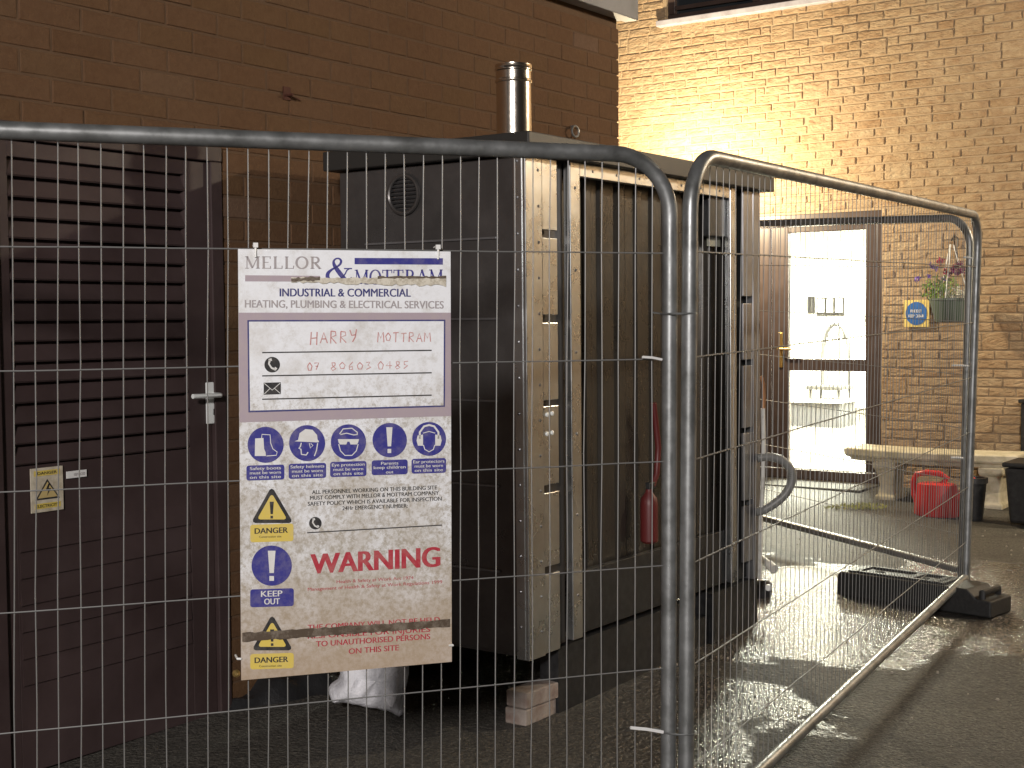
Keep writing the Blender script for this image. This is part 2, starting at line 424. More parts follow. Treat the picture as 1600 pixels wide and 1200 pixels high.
lf.box(W2, lm + .004, gl0, -.10, -.03, zb, zt); lf.box(W2, gr0, dr - .052, -.10, -.03, zb, zt)
lf.box(W2, gl0, gr0, -.098, -.032, ug, zt - .002); lf.box(W2, gl0, gr0, -.098, -.028, lg, ub); lf.box(W2, gl0, gr0, -.098, -.032, zb + .002, lb)
leaf = lf.build('door', 'frame_brown', bld2, bevel=.006)
MB().box(W2, gl0 + .002, gr0 - .002, -.07, -.06, lb + .002, lg - .002).build('pane', M['glass'], leaf)
MB().box(W2, gl0 + .002, gr0 - .002, -.07, -.06, ub + .002, ug - .002).build('pane', M['glass'], leaf)
h = MB(); ha = W2.px(1218, 540)[0]; h0, h1 = W2.px(1218, 574)[1], W2.px(1218, 520)[1]; hm = W2.px(1218, 545)[1]
h.box(W2, ha - .02, ha + .02, -.03, -.015, h0, h1)
h.tube([W2(ha, -.02, hm), W2(ha, .035, hm), W2(ha + .02, .042, hm), W2(ha + .13, .04, hm)], .011)
h.build('handle', 'brass', leaf, bevel=.003)
ll = MB(); ll.box(W2, dl + .072, dl + .15, -.10, -.03, zb, zt); ll.box(W2, lm - .12, lm - .004, -.10, -.03, zb, zt)
ll.box(W2, dl + .15, lm - .12, -.098, -.032, zb + .002, zb + .5); ll.box(W2, dl + .15, lm - .12, -.098, -.032, zt - .1, zt - .002)
ll.box(W2, dl + .15, lm - .12, -.08, -.05, zb + .5, zt - .1)
ll.build('door', 'frame_brown', bld2, bevel=.006)
# lit room behind the door
ra0, ra1, rb, rc1 = -3.6, 2.6, -6.9, dbot + 2.75
rm = MB()
rm.box(W2, ra0, ra1, rb - .1, rb, dbot, rc1); rm.box(W2, ra0 - .1, ra0, rb, -.30, dbot, rc1); rm.box(W2, ra1, ra1 + .1, rb, -.30, dbot, rc1)
rm.box(W2, ra0, ra1, rb, -.30, rc1, rc1 + .1)
rm.build('interior_wall', 'room_white', bld2)
MB().box(W2, ra0, ra1, rb, -.125, dbot - .1, dbot + .0).build('interior_floor', 'room_floor', bld2)
for k in range(3):
    a = -1.6 + k * 1.4
    MB().box(W2, a, a + .6, -4.2, -2.6, rc1 - .05, rc1 - .004).build('ceiling_light', 'glow_room', bld2)
lamp('room_light', 'AREA', W2(-.9, -3.2, rc1 - .1), 4600, (1, .95, .82), 2.2, W2(-.9, -3.2, 0))
# furniture seen through the glass, each a thing of its own
def roomthing(name, px, py, Y, label, cat):
    return thing(name, at(px, py, Y), label, cat)
def rbox(px0, px1, py0, py1, b, dep):
    a0, c1_ = W2.px(px0, py0, b); a1, c0_ = W2.px(px1, py1, b)
    a1 = W2.px(px1, py0, b)[0]; c0_ = W2.px(px0, py1, b)[1]
    return a0, a1, b - dep, b, c0_, c1_
t = thing('reception_counter', W2(-1, -4.6, dbot), 'low grey counter inside the lit room, seen through the lower door pane', 'counter')
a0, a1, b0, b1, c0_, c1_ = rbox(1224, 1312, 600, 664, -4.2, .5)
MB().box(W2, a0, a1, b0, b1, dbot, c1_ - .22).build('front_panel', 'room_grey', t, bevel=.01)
MB().box(W2, a0 - .03, a1 + .03, b0, b1 + .04, c1_ - .218, c1_ - .18).build('counter_top', 'room_white', t, bevel=.008)
t = thing('wall_notice_board', W2(-1, -6.8, 1.9), 'pale grey slatted notice board on the far wall of the lit room', 'notice board')
a0, a1, b0, b1, c0_, c1_ = rbox(1231, 1272, 464, 490, -6.85, .04)
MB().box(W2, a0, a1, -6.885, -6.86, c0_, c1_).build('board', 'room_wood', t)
m_ = MB()
for k in range(7): m_.box(W2, a0 + (a1 - a0) * (k + .2) / 7, a0 + (a1 - a0) * (k + .6) / 7, -6.859, -6.84, c0_ + .03, c1_ - .03)
m_.build('paper_strips', 'room_grey', t)
t = thing('wall_leaflet_rack', W2(-.6, -6.8, 1.9), 'grey leaflet rack with three pockets on the far wall of the lit room', 'leaflet rack')
a0, a1, b0, b1, c0_, c1_ = rbox(1276, 1318, 465, 494, -6.85, .1)
m_ = MB()
m_.box(W2, a0, a1, -6.89, -6.86, c0_, c1_)
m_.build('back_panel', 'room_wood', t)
m_ = MB()
for k in range(3): m_.box(W2, a0 + .04 + (a1 - a0) * k / 3, a0 + (a1 - a0) * (k + .85) / 3, -6.858, -6.78, c0_ + .05, c0_ + .24)
m_.build('pocket', 'room_white', t)
t = thing('arched_chair', W2(-.5, -4.5, dbot), 'arch backed spindle chair standing in the lit room, seen through the upper door pane', 'chair')
ca, cc = W2.px(1306, 556, -4.6); ct = W2.px(1306, 506, -4.6)[1]
pts = [W2(ca + .17 * math.cos(x), -4.6, cc + (ct - cc) * (math.sin(x) * 1.0)) for x in [math.pi * k / 12 for k in range(13)]]
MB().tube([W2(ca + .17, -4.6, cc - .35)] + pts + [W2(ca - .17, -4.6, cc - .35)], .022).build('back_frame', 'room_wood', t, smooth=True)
m_ = MB()
for k in (-2, -1, 0, 1, 2): m_.tube([W2(ca + k * .05, -4.6, cc - .33), W2(ca + k * .05, -4.6, cc + (ct - cc) * (.95 - .05 * k * k))], .009, 6)
m_.build('spindles', 'room_wood', t)
MB().box(W2, ca - .22, ca + .22, -4.62, -4.2, cc - .40, cc - .35).build('seat', 'room_wood', t, bevel=.01)
for sx in (-.18, .18):
    for sb in (-4.58, -4.25): MB().tube([W2(ca + sx, sb, cc - .40), W2(ca + sx * 1.15, sb, dbot)], .018, 8).build('leg', 'room_wood', t)

# wall lamp hidden from us by the cabinet, and the yard lamp right of the frame
t = thing('wall_lamp', W2(LA, 0.05, LC), 'lit bulkhead lamp on the tan brick wall, behind the plant cabinet', 'lamp')
MB().tube([W2(LA, .03, LC - .2), W2(LA, .4, LC - .24), W2(LA, LB, LC - .12)], .012).build('bracket', 'black', t, smooth=True)
MB().lathe(Fr(W2(LA, LB, LC - .12), d2, n2), [(.03, 0), (.05, .02), (.05, .05)], 16).build('housing', 'black', t, smooth=True)
la2 = YA
t = thing('yard_lamp', W2(la2, 0.05, 4.3), 'lit bracket lamp high on the tan brick wall, right of the frame', 'lamp')
MB().tube([W2(la2, .02, 4.6), W2(la2, .7, 4.62), W2(la2, 1.3, 4.5)], .02).build('bracket', 'black', t, smooth=True)
MB().box(W2, la2 - .12, la2 + .12, 1.18, 1.42, 4.42, 4.48).build('housing', 'black', t, bevel=.01)
MB().box(W2, la2 - .08, la2 + .08, 1.22, 1.38, 4.405, 4.418).build('diffuser', 'glow', t)

# --- dark building at left (W1)
bld1 = thing('brick_outbuilding', W1(0, 0, gz(-1.2, 5.6)), 'low unlit building of plain brown brick with a louvred maroon door, at left', 'building')
CA = W1.px(968, 300)[0]; EV = W1.px(968, 30)[1]
DT = W1.px(350, 231)[1]; DB = W1.px(360, 1113)[1]; DL = -1.10
opens1 = [(DL, 0.0, DB - .02, DT)]
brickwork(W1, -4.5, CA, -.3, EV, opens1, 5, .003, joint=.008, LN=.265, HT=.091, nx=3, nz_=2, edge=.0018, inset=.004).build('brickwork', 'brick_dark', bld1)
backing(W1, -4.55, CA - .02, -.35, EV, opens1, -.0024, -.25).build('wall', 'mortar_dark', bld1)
WR = Fr(W1(CA, 0, 0), -n1, d1)
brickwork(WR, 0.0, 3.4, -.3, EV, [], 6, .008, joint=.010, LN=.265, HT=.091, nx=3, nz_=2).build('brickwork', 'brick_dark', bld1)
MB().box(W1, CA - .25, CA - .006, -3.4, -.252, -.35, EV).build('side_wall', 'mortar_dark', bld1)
MB().box(W1, -4.6, CA + .06, .01, .10, EV - .012, EV + .17).build('fascia', 'fascia', bld1, bevel=.004)
MB().box(W1, -4.6, CA + .10, -3.5, .14, EV + .172, EV + .24).build('roof', 'panel_dark', bld1)
MB().box(W1, -4.6, CA + .06, -3.4, .008, EV + .002, EV + .168).build('soffit', 'fascia', bld1)
# louvred door
dm = MB()
dm.box(W1, DL + .002, DL + .062, -.08, .012, DB, DT - .063); dm.box(W1, -.062, -.002, -.08, .012, DB, DT - .063); dm.box(W1, DL + .002, -.002, -.082, .014, DT - .062, DT - .002)
do = dm.build('door_frame', 'door_brown', bld1, bevel=.004)
la_, lb_ = W1.px(22, 600)[0], W1.px(296, 600)[0]; lt, lbm = W1.px(250, 268)[1], W1.px(200, 712)[1]
lp = MB()
x0, x1 = DL + .065, -.065
zt, zb = DT - .066, DB + .01
lp.box(W1, x0, la_, -.05, -.008, zb, zt); lp.box(W1, lb_, x1, -.05, -.008, zb, zt)
lp.box(W1, la_, lb_, -.05, -.008, lt, zt); lp.box(W1, la_, lb_, -.05, -.0085, zb, lbm)
lp.box(W1, la_, lb_, -.052, -.048, lbm, lt)
leaf1 = lp.build('door', 'door_brown', bld1, bevel=.002)
ns = 15; sl = MB()
for k in range(ns):
    z0 = lbm + (lt - lbm) * k / ns; hh = (lt - lbm) / ns
    v = [W1(la_ + .001, -.008, z0 + .006), W1(la_ + .001, -.003, z0 + .012), W1(la_ + .001, -.040, z0 + hh + .008), W1(la_ + .001, -.045, z0 + hh)]
    v += [W1(lb_ - .001, -.008, z0 + .006), W1(lb_ - .001, -.003, z0 + .012), W1(lb_ - .001, -.040, z0 + hh + .008), W1(lb_ - .001, -.045, z0 + hh)]
    sl.add(v, [(0, 1, 2, 3), (7, 6, 5, 4), (0, 4, 5, 1), (1, 5, 6, 2), (2, 6, 7, 3), (3, 7, 4, 0)])
sl.build('louvres', 'door_brown', leaf1)
# shallow pressed slats on the lower half
kb, kt = W1.px(200, 1035)[1], W1.px(200, 800)[1]; sl = MB(); kn = 6
for k in range(kn):
    z0 = kb + (kt - kb) * k / kn; hh = (kt - kb) / kn
    sl.add([W1(la_ + .01, -.008, z0 + .004), W1(la_ + .01, -.001, z0 + .010), W1(la_ + .01, -.008, z0 + hh - .004), W1(lb_ - .01, -.008, z0 + .004), W1(lb_ - .01, -.001, z0 + .010), W1(lb_ - .01, -.008, z0 + hh - .004)],
           [(0, 1, 2), (5, 4, 3), (0, 3, 4, 1), (1, 4, 5, 2)])
sl.build('lower_slats', 'door_brown', leaf1)
h = MB(); a0 = W1.px(322, 600)[0]; a1 = W1.px(343, 600)[0]; c1_ = W1.px(332, 597)[1]; c0_ = W1.px(332, 662)[1]; hm = W1.px(332, 617)[1]; am = (a0 + a1) / 2
h.box(W1, a0, a1, -.007, .004, c0_, c1_)
hp = h.build('handle', 'silver', leaf1, bevel=.004)
MB().tube([W1(am, .004, hm), W1(am, .045, hm), W1(am - .012, .055, hm), W1(W1.px(300, 617, .05)[0], .055, hm + .003)], .0095, 12).build('lever', 'silver', hp, smooth=True)
MB().box(W1, am - .004, am + .004, .0042, .0055, c0_ + .035, c0_ + .06).build('keyhole', 'void', hp)
# ring and stain on the dark wall
a, c = W1.px(447, 149); t = MB(); t.tube([W1(a, 0, c), W1(a, .04, c)], .006, 8); t.box(W1, a - .02, a + .02, .002, .008, c - .02, c + .035)
t.tube([W1(a, .012, c), W1(a + .07, .012, c - .012)], .004, 6)
tag(t.build('wall_hook', mat('rusty_iron', (.07, .02, .01), .8)), 'small rusty iron hook in the brown brick wall above the site board', 'hook')
a, c = W1.px(892, 206); t = MB(); t.tube([W1(a + .035 * math.cos(x), .03, c + .03 * math.sin(x)) for x in [2 * math.pi * k / 16 for k in range(16)]], .006, 6, closed=True); t.tube([W1(a, 0, c + .03), W1(a, .03, c + .03)], .005, 6)
tag(t.build('cable_ring', 'galv'), 'little metal ring on the brown brick wall right of the flue', 'ring')

# ------------------------------------------------------------------ plant cabinet
CL = KF.px(1187, 600)[0]
KL = Fr(KF(0, 0, 0), n1, -d1)                       # left end face, a runs from the near corner backwards when negative
CWD = -KL.px(530, 300)[0]
ZT = KF.px(823, 243)[1]; ZB = KF.px(822, 1035)[1]
gzc = gz(0.4, 6)
cab = thing('plant_cabinet', KF(CL / 2, -CWD / 2, gzc), 'tall dark steel plant cabinet with a shiny flue and ribbed front, behind the fence', 'cabinet')
# roof, slight fall and overhang
rf = MB(); rf.box(KF, -.045, CL + .07, -CWD - .05, .05, ZT + .004, ZT + .085)
rf.build('roof', mat('roof_edge', (.035, .033, .03), .5, .2), cab, bevel=.005)
# end panel
ep = MB(); ep.box(KF, 0.004, .03, -CWD, -.055, ZB + .02, ZT)
epo = ep.build('end_panel', 'panel_dark', cab, bevel=.003)
seam = MB()
for yy in (372, 498, 626, 758, 890):
    c = KL.px(760, yy)[1]
    MB().box(KF, -.005, .003, -CWD + .14, -.135, c - .005, c + .004).build('seam_strip', 'steel_dull', epo, bevel=.002)
va, vc = KL.px(632, 304)
v = MB(); VF = Fr(KL(va, 0, vc), n1, UP, -d1)
v.tube([VF(.077 * math.cos(x), .077 * math.sin(x), .006) for x in [2 * math.pi * k / 28 for k in range(28)]], .009, 8, closed=True)
vo = v.build('round_vent', 'panel_dark', epo, smooth=True)
v = MB()
for k in range(-4, 5):
    y = k * .016; hw = math.sqrt(.073 ** 2 - y * y)
    v.box(VF, -hw, hw, y - .003, y + .005, -.002, .008)
v.build('vent_slats', 'black', vo)
# corner post and slotted column
scr = []
xs = dict(c0=823, c1=848, s1=872, f0=892, f1=907)
A_ = {k: KF.px(v, 600)[0] for k, v in xs.items()}
cp = MB(); cp.box(KF, -.003, A_['c1'], -.012, .004, ZB, ZT); cp.box(KF, -.004, .010, -.055, -.012, ZB - .0, ZT)
cpo = cp.build('corner_post', 'steel', cab, bevel=.003)
sc = MB()
for k in range(14):
    c = ZB + .1 + k * (ZT - ZB - .15) / 13
    F_ = Fr(KF(A_['c1'] - .025, .004, c), d1, UP, n1); MB().lathe(F_, [(.006, 0), (.006, .002), (.003, .004)], 8).build('screw', 'steel_dull', cpo)
    F_ = Fr(KF(-.004, -.035, c + .03), n1, UP, -d1); MB().lathe(F_, [(.006, 0), (.006, .002), (.003, .004)], 8).build('screw', 'steel_dull', cpo)
gaps = [(372, 360), (504, 492), (634, 625), (769, 757), (896, 884)]
zs = [(KF.px(860, a)[1], KF.px(860, b)[1]) for a, b in gaps]
col_ = MB(); z1 = ZT
for lo, hi in zs:
    col_.box(KF, A_['c1'] + .001, A_['s1'], -.012, .002, hi, z1); z1 = lo
col_.box(KF, A_['c1'] + .001, A_['s1'], -.012, .002, ZB + .005, z1)
co = col_.build('slotted_column', 'steel', cab, bevel=.003)
bo = MB()
for px_, py_ in ((854, 648), (862, 646), (854, 678), (862, 676)):
    a, c = KF.px(px_, py_); MB().lathe(Fr(KF(a, .002, c), d1, UP, n1), [(.009, 0), (.009, .004), (.004, .006)], 10).build('bolt', 'silver', co)
MB().box(KF, A_['c1'] + .001, A_['f0'] - .001, -.05, -.035, ZB + .01, ZT).build('recess', mat('recess_brown', (.055, .045, .036), .5, .2), cab)
# front door frame
R0, R1 = KF.px(1141, 600)[0], KF.px(1150, 600)[0]; RC = KF.px(1161, 600)[0]
FT = KF.px(895, 253)[1]; FH = KF.px(912, 277)[1]
df = MB(); df.box(KF, A_['f0'], A_['f1'], -.03, .004, ZB + .02, FT); df.box(KF, R0, R1, -.03, .004, ZB + .02, FT); df.box(KF, A_['f1'] + .001, R0 - .001, -.028, .003, FH, FT - .001)
MB().box(KF, A_['f1'] + .001, R0 - .001, -.06, -.03, ZB + .022, ZB + .28).build('kick_plate', 'black', cab, bevel=.002)
dfo = df.build('door_frame', 'steel', cab, bevel=.003)
sc = MB()
for k in range(6):
    c = ZB + .2 + k * .33; MB().lathe(Fr(KF((A_['f0'] + A_['f1']) / 2, .004, c), d1, UP, n1), [(.006, 0), (.006, .002), (.003, .004)], 8).build('screw', 'steel_dull', dfo)
for k in range(7):
    a = A_['f1'] + .1 + k * .19; MB().lathe(Fr(KF(a, .003, (FT + FH) / 2), d1, UP, n1), [(.006, 0), (.006, .002), (.003, .004)], 8).build('screw', 'steel_dull', dfo)
# ribbed sheet behind the frame
rb_ = MB(); a = A_['f1'] - .01; prof = []
rng = random.Random(4)
while a < R0 + .01:
    wdt = rng.choice((.08, .11, .15)); 
    prof += [(a, -.085), (a + wdt * .5, -.085), (a + wdt * .66, -.073), (a + wdt * 1.0, -.073), (a + wdt * 1.18, -.085)]; a += wdt * 1.25
vs = []; fs = []
for a, b_ in prof: vs += [KF(a, b_, ZB + .03), KF(a, b_, ZT - .02)]
for i in range(len(prof) - 1): fs.append((2 * i, 2 * i + 2, 2 * i + 3, 2 * i + 1))
rb_.add(vs, fs).build('ribbed_panel', 'panel_back', cab)
lbp = MB(); a0, c1_ = KF.px(1122, 366); a1, c0_ = KF.px(1140, 385); lbp.box(KF, a0, a1, -.06, -.05, c0_, c1_)
lbp.build('rating_plate', mat('plate', (.30, .30, .24), .5), cab)
bx = MB(); a0, c1_ = KF.px(1114, 306); a1, c0_ = KF.px(1140, 332); bx.box(KF, a0, a1, -.06, -.02, c0_ - .12, c1_)
bx.build('control_box', 'black', cab, bevel=.005)
# right column
gr_ = [(474, 463), (571, 562), (676, 668), (790, 781)]
zs = [(KF.px(1168, a)[1], KF.px(1168, b)[1]) for a, b in gr_]
MB().box(KF, R1 + .001, RC - .001, -.05, -.035, ZB + .01, ZT).build('recess', 'void', cab)
col_ = MB(); z1 = ZT; RM = KF.px(1176, 600)[0]
for lo, hi in zs: col_.box(KF, RC, RM, -.012, .002, hi, z1); z1 = lo
col_.box(KF, RC, RM, -.012, .002, ZB + .1, z1)
col_.build('slotted_column', 'steel_dull', cab, bevel=.003)
MB().box(KF, RC, RM, -.05, -.035, ZB + .01, ZT).build('recess', 'void', cab)
MB().box(KF, RM + .001, CL, -.10, .004, ZB, ZT).build('corner_post', 'steel_dull', cab, bevel=.003)
MB().box(KF, CL - .03, CL - .004, -CWD, -.102, ZB, ZT).build('end_panel', 'panel_dark', cab)
MB().box(KF, .032, CL - .032, -CWD - .002, -CWD + .02, ZB, ZT).build('back_panel', 'panel_dark', cab)
MB().box(KF, .032, CL - .032, -CWD + .022, -.09, ZB + .002, ZB + .03).build('floor_panel', 'panel_dark', cab)
# raised base: skid beams with an opening through it
sk = MB()
a0 = KF.px(1082, 960)[0]; a1 = KF.px(1116, 960)[0]
sk.box(KF, .25, a0, -.12, -.03, gzc - .05, ZB - .002); sk.box(KF, a1, CL - .01, -.12, -.01, gzc - .05, ZB - .002)
zc = KF.px(1100, 969)[1]
sk.box(KF, a0, a1, -.12, -.03, gzc - .05, zc)
sk.box(KF, .3, a0, -CWD + .02, -CWD + .1, gzc - .05, ZB - .002)
sk.build('base', 'black', cab)
# flue
fx = at(802, 102, 5.8); FT_ = fx.z
Ff = Fr((fx.x, fx.y, 0), (1, 0, 0), (0, 1, 0))
fl = MB(); fl.lathe(Ff, [(.073, ZT + .07), (.073, FT_ - .075)], 32)
fo = fl.build('flue', 'chrome', cab, smooth=True)
fl = MB(); fl.lathe(Ff, [(0.0750, FT_ - .0745), (0.0775, FT_ - .07), (0.0775, FT_ - .064), (0.0740, FT_ - .06), (0.0740, FT_ - .028), (0.0780, FT_ - .024), (0.0780, FT_ - .016), (0.0750, FT_ - .012), (0.0770, FT_ - .006), (0.0770, FT_)], 32)
fl.build('flue_collar', 'chrome', fo, smooth=True)
fl = MB(); fl.lathe(Ff, [(.12, ZT + .086), (.12, ZT + .09), (.076, ZT + .12)], 24); fl.build('flue_flashing', 'panel_dark', fo)

# red extinguisher inside the frame
ea, ec = KF.px(1012, 848, -.02)
t = thing('fire_extinguisher', KF(ea, -.01, ec), 'narrow red fire extinguisher against the ribbed front of the cabinet', 'fire extinguisher')
Fe = Fr(KF(ea, -.012, ec), d1, n1)
MB().lathe(Fe, [(.03, 0), (.04, .01), (.04, .17), (.036, .20), (.018, .225), (.014, .24)], 18).build('cylinder', 'red_dark', t, smooth=True)
MB().box(Fe, -.012, .05, -.012, .012, .24, .27).build('valve', 'black', t, bevel=.003)
MB().tube([Fe(.03, 0, .25), Fe(.07, .0, .30), Fe(.085, 0, .42), Fe(.06, 0, .55), Fe(.045, 0, .62)], .014, 10).build('hose', 'red_dark', t, smooth=True)

# ------------------------------------------------------------------ fence panels
def panel(name, TL, TR, BL, BR, label, wr=.0017, hr=.0019, cl=.17, nv=67, rails=(.14, .293, .443, .595, .747, .899), skip=(), jit=.0026, off=.0):
    TL, TR, BL, BR = map(Vector, (TL, TR, BL, BR))
    def P(u, v): return (TL * (1 - u) + TR * u) * (1 - v) + (BL * (1 - u) + BR * u) * v
    Wm = (TR - TL).length; Hm = (BL - TL).length; ru = cl / Wm; rv = cl / Hm
    nrm = (TR - TL).cross(BL - TL).normalized()
    t = thing(name, (BL + BR) / 2, label, 'fence', 'temporary mesh fences')
    pts = []
    def arc(u0, v0, s0):
        for k in range(9):
            an = s0 + math.pi / 2 * k / 8; pts.append(P(u0 + ru * math.cos(an), v0 - rv * math.sin(an)))
    ex = .08 / Hm
    pts.append(P(0, 1 + ex)); 
    for k in range(1, 12): pts.append(P(0, (1 + ex) * (1 - k / 12) + rv * k / 12))
    for k in range(11):
        an = math.pi - math.pi / 2 * k / 10; pts.append(P(ru + ru * math.cos(an), rv - rv * math.sin(an)))
    for k in range(1, 14): pts.append(P(ru + (1 - 2 * ru) * k / 14, -.002 * math.sin(k / 14 * math.pi)))
    for k in range(11):
        an = math.pi / 2 - math.pi / 2 * k / 10; pts.append(P(1 - ru + ru * math.cos(an), rv - rv * math.sin(an)))
    for k in range(1, 12): pts.append(P(1, rv * (1 - k / 12) + (1 + ex) * k / 12))
    pts.append(P(1, 1 + ex))
    MB().tube(pts, .0225, 14).build('frame', 'galv', t, smooth=True)
    MB().tube([P(.021 / Wm, 1), P(1 - .021 / Wm, 1)], .0215, 14).build('bottom_rail', 'galv', t, smooth=True)
    mb = MB(); rng = random.Random(len(label))
    for i in range(1, nv):
        u = i / nv
        e = 0
        m = min(u, 1 - u)
        if m < ru:  # curved corner
            e = rv * (1 - math.sqrt(max(0, 1 - ((ru - m) / ru) ** 2)))
        w_ = [rng.uniform(-jit, jit) for _ in range(8)]
        q = [P(u + w_[k] / Wm, e + (1 - e) * k / 7) + nrm * .004 for k in range(8)]
        mb.tube(q, wr, 5, cap=False)
    for r_ in rails:
        q = [P(k / 20, r_ + rng.uniform(-.0006, .0006)) - nrm * .0 for k in range(21)]
        mb.tube(q, hr, 5, cap=False)
    mb.build('wire_mesh', 'wire', t, smooth=True)
    return t, P, nrm, Wm
def extend(A, B, L_): return B + (A - B).normalized() * L_
# front panel (carries the board)
TR = at(1047, 243, 3.92); BR = at(1044, 1308, 3.92); TL0 = at(0, 206, 3.34); BL0 = at(5, 1456, 3.34)
k = 3.45 / (TL0 - TR).length
F1 = panel('mesh_fence', TR + (TL0 - TR) * k, TR, BR + (BL0 - BR) * k, BR, 'nearest wire mesh fence, at left, with the white site board tied to it')
TLn = TR + (TL0 - TR) * k; BLn = BR + (BL0 - BR) * k
# middle panel, receding on the right
F2TL, F2BL, F2TR, F2BR = at(1079, 239, 3.90), at(1071, 1312, 3.90), at(1529, 337, 7.43), at(1509, 902, 7.43)
F2 = panel('mesh_fence', F2TL, F2TR, F2BL, F2BR, 'wire mesh fence receding from the paired near posts to the black block', nv=76, wr=.0013, hr=.0024)
F3TR, F3BR = at(1517, 340, 7.6), at(1503, 891, 7.6); a = at(1190, 350, 9.13); b_ = at(1190, 809, 9.13)
k = 3.45 / (a - F3TR).length
F3 = panel('mesh_fence', F3TR + (a - F3TR) * k, F3TR, F3BR + (b_ - F3BR) * k, F3BR, 'farthest wire mesh fence, running back from the black block past the glazed door', wr=.0012, hr=.0022)

# block feet
def foot(name, F, L_, label):
    t = thing(name, F(0, 0, 0), label, 'fence foot', 'block feet of the fence')
    w_ = .12; h_ = .135
    m = MB()
    poly = [(-L_ / 2, 0), (L_ / 2, 0), (L_ / 2, h_ * .62), (L_ / 2 - .08, h_ * .66), (L_ / 2 - .13, h_), (-L_ / 2 + .02, h_), (-L_ / 2, h_ - .03)]
    G = Fr(F(0, -w_, 0), F.a, UP, F.b)
    m.prism(G, poly, 0, 2 * w_)
    m.build('block', 'black_recycled', t, bevel=.008)
    r_ = MB()
    r_.box(F, -L_ / 2 + .12, L_ / 2 - .30, -w_ + .02, -w_ + .05, h_, h_ + .012); r_.box(F, -L_ / 2 + .12, L_ / 2 - .30, w_ - .05, w_ - .02, h_, h_ + .012)
    for x in (-L_ / 2 + .06, -.06, .10, L_ / 2 - .32): r_.box(F, x, x + .05, -w_ + .021, w_ - .021, h_, h_ + .010)
    r_.build('top_ribs', 'black_recycled', t, bevel=.003)
    r_ = MB(); r_.tube([F(L_ / 2 - .06, -w_ + .03, h_ * .62 + .0), F(L_ / 2 - .06, -w_ + .03, h_ * .62 + .035), F(L_ / 2 - .06, w_ - .03, h_ * .62 + .035), F(L_ / 2 - .06, w_ - .03, h_ * .62)], .018, 8)
    r_.build('carry_handle', 'black_recycled', t, smooth=True)
    s_ = MB()
    for x in (-L_ / 2 + .2, 0.02, .12): s_.lathe(Fr(F(x, 0, h_), F.a, F.b), [(.026, 0), (.026, .004)], 14)
    s_.build('post_socket', 'void', t)
    return t
pL = ground(1307, 927); pR = ground(1548, 968)
dd = (pR - pL); dd.z = 0; Lf = dd.length; dd.normalize(); nn = Vector((dd.y, -dd.x, 0))
mid = (pL + pR) / 2 - nn * .12; mid.z = gz(mid.x, mid.y) - .004
foot('rubber_block', Fr(mid, dd, nn), Lf, 'black block on the wet ground under the two far fence posts')
mid = Vector((.46, 3.9, 0)); mid.z = gz(*mid.xy) - .004
foot('rubber_block', Fr(mid, (-.35, .94, 0), (.94, .35, 0)), .72, 'black block under the pair of near fence posts, lying along the near fence end')
# couplers and cable ties
def ring(mb, c, nrm, rx, ry, u, r=.003):
    v = nrm.cross(u).normalized()
    mb.tube([c + u * rx * math.cos(x) + v * ry * math.sin(x) for x in [2 * math.pi * k / 20 for k in range(20)]], r, 6, closed=True)
U_ = (F2TL - TR); U_.z = 0; U_.normalize()
for py_, lab, zz in ((490, 'thin wire tie round the paired posts, at the height of the board heading', .0), (1143, 'grey wire tie low on the paired posts, level with the loose bricks', 0)):
    c = (at(1046, py_, 3.92) + at(1074, py_, 3.90)) / 2; m = MB(); ring(m, c, UP, .052, .030, U_)
    m.tube([c - U_ * .05, c - U_ * .075 + Vector((0, -.01, .004))], .0025, 6)
    tag(m.build('post_tie', 'galv', smooth=True), lab, 'tie', 'ties round the paired posts')
def ctie(p0, p1, lab, r=.004, m='white'):
    o = MB().tube([p0, (p0 + p1) / 2 + Vector((0, 0, .002)), p1], r, 6).build('cable_tie', m, smooth=True); tag(o, lab, 'cable tie', 'white cable ties on the fences')
ctie(at(985, 1137, 3.86), at(1036, 1144, 3.89), 'white cable tie tail sticking out left of the paired posts near the ground', .005)
ctie(at(1004, 558, 3.87), at(1034, 562, 3.9), 'white cable tie tail left of the paired posts, below mid height')
ctie(at(1488, 571, 7.38), at(1514, 572, 7.40), 'white cable tie tail on the far posts, level with the door handle', .005)
ctie(at(1486, 715, 7.36), at(1505, 716, 7.38), 'white cable tie tail on the far posts, level with the bench top', .006)
ctie(at(1506, 402, 7.38), at(1520, 404, 7.40), 'white cable tie tail on the far posts, beside the hanging planter', .005)

def smoothpts(P_, n=6):
    out = []
    for i in range(len(P_) - 1):
        p0, p1, p2, p3 = P_[max(0, i - 1)], P_[i], P_[i + 1], P_[min(len(P_) - 1, i + 2)]
        for k in range(n):
            t_ = k / n; out.append(.5 * ((2 * p1) + (-p0 + p2) * t_ + (2 * p0 - 5 * p1 + 4 * p2 - p3) * t_ ** 2 + (-p0 + 3 * p1 - 3 * p2 + p3) * t_ ** 3))
    out.append(P_[-1]); return out

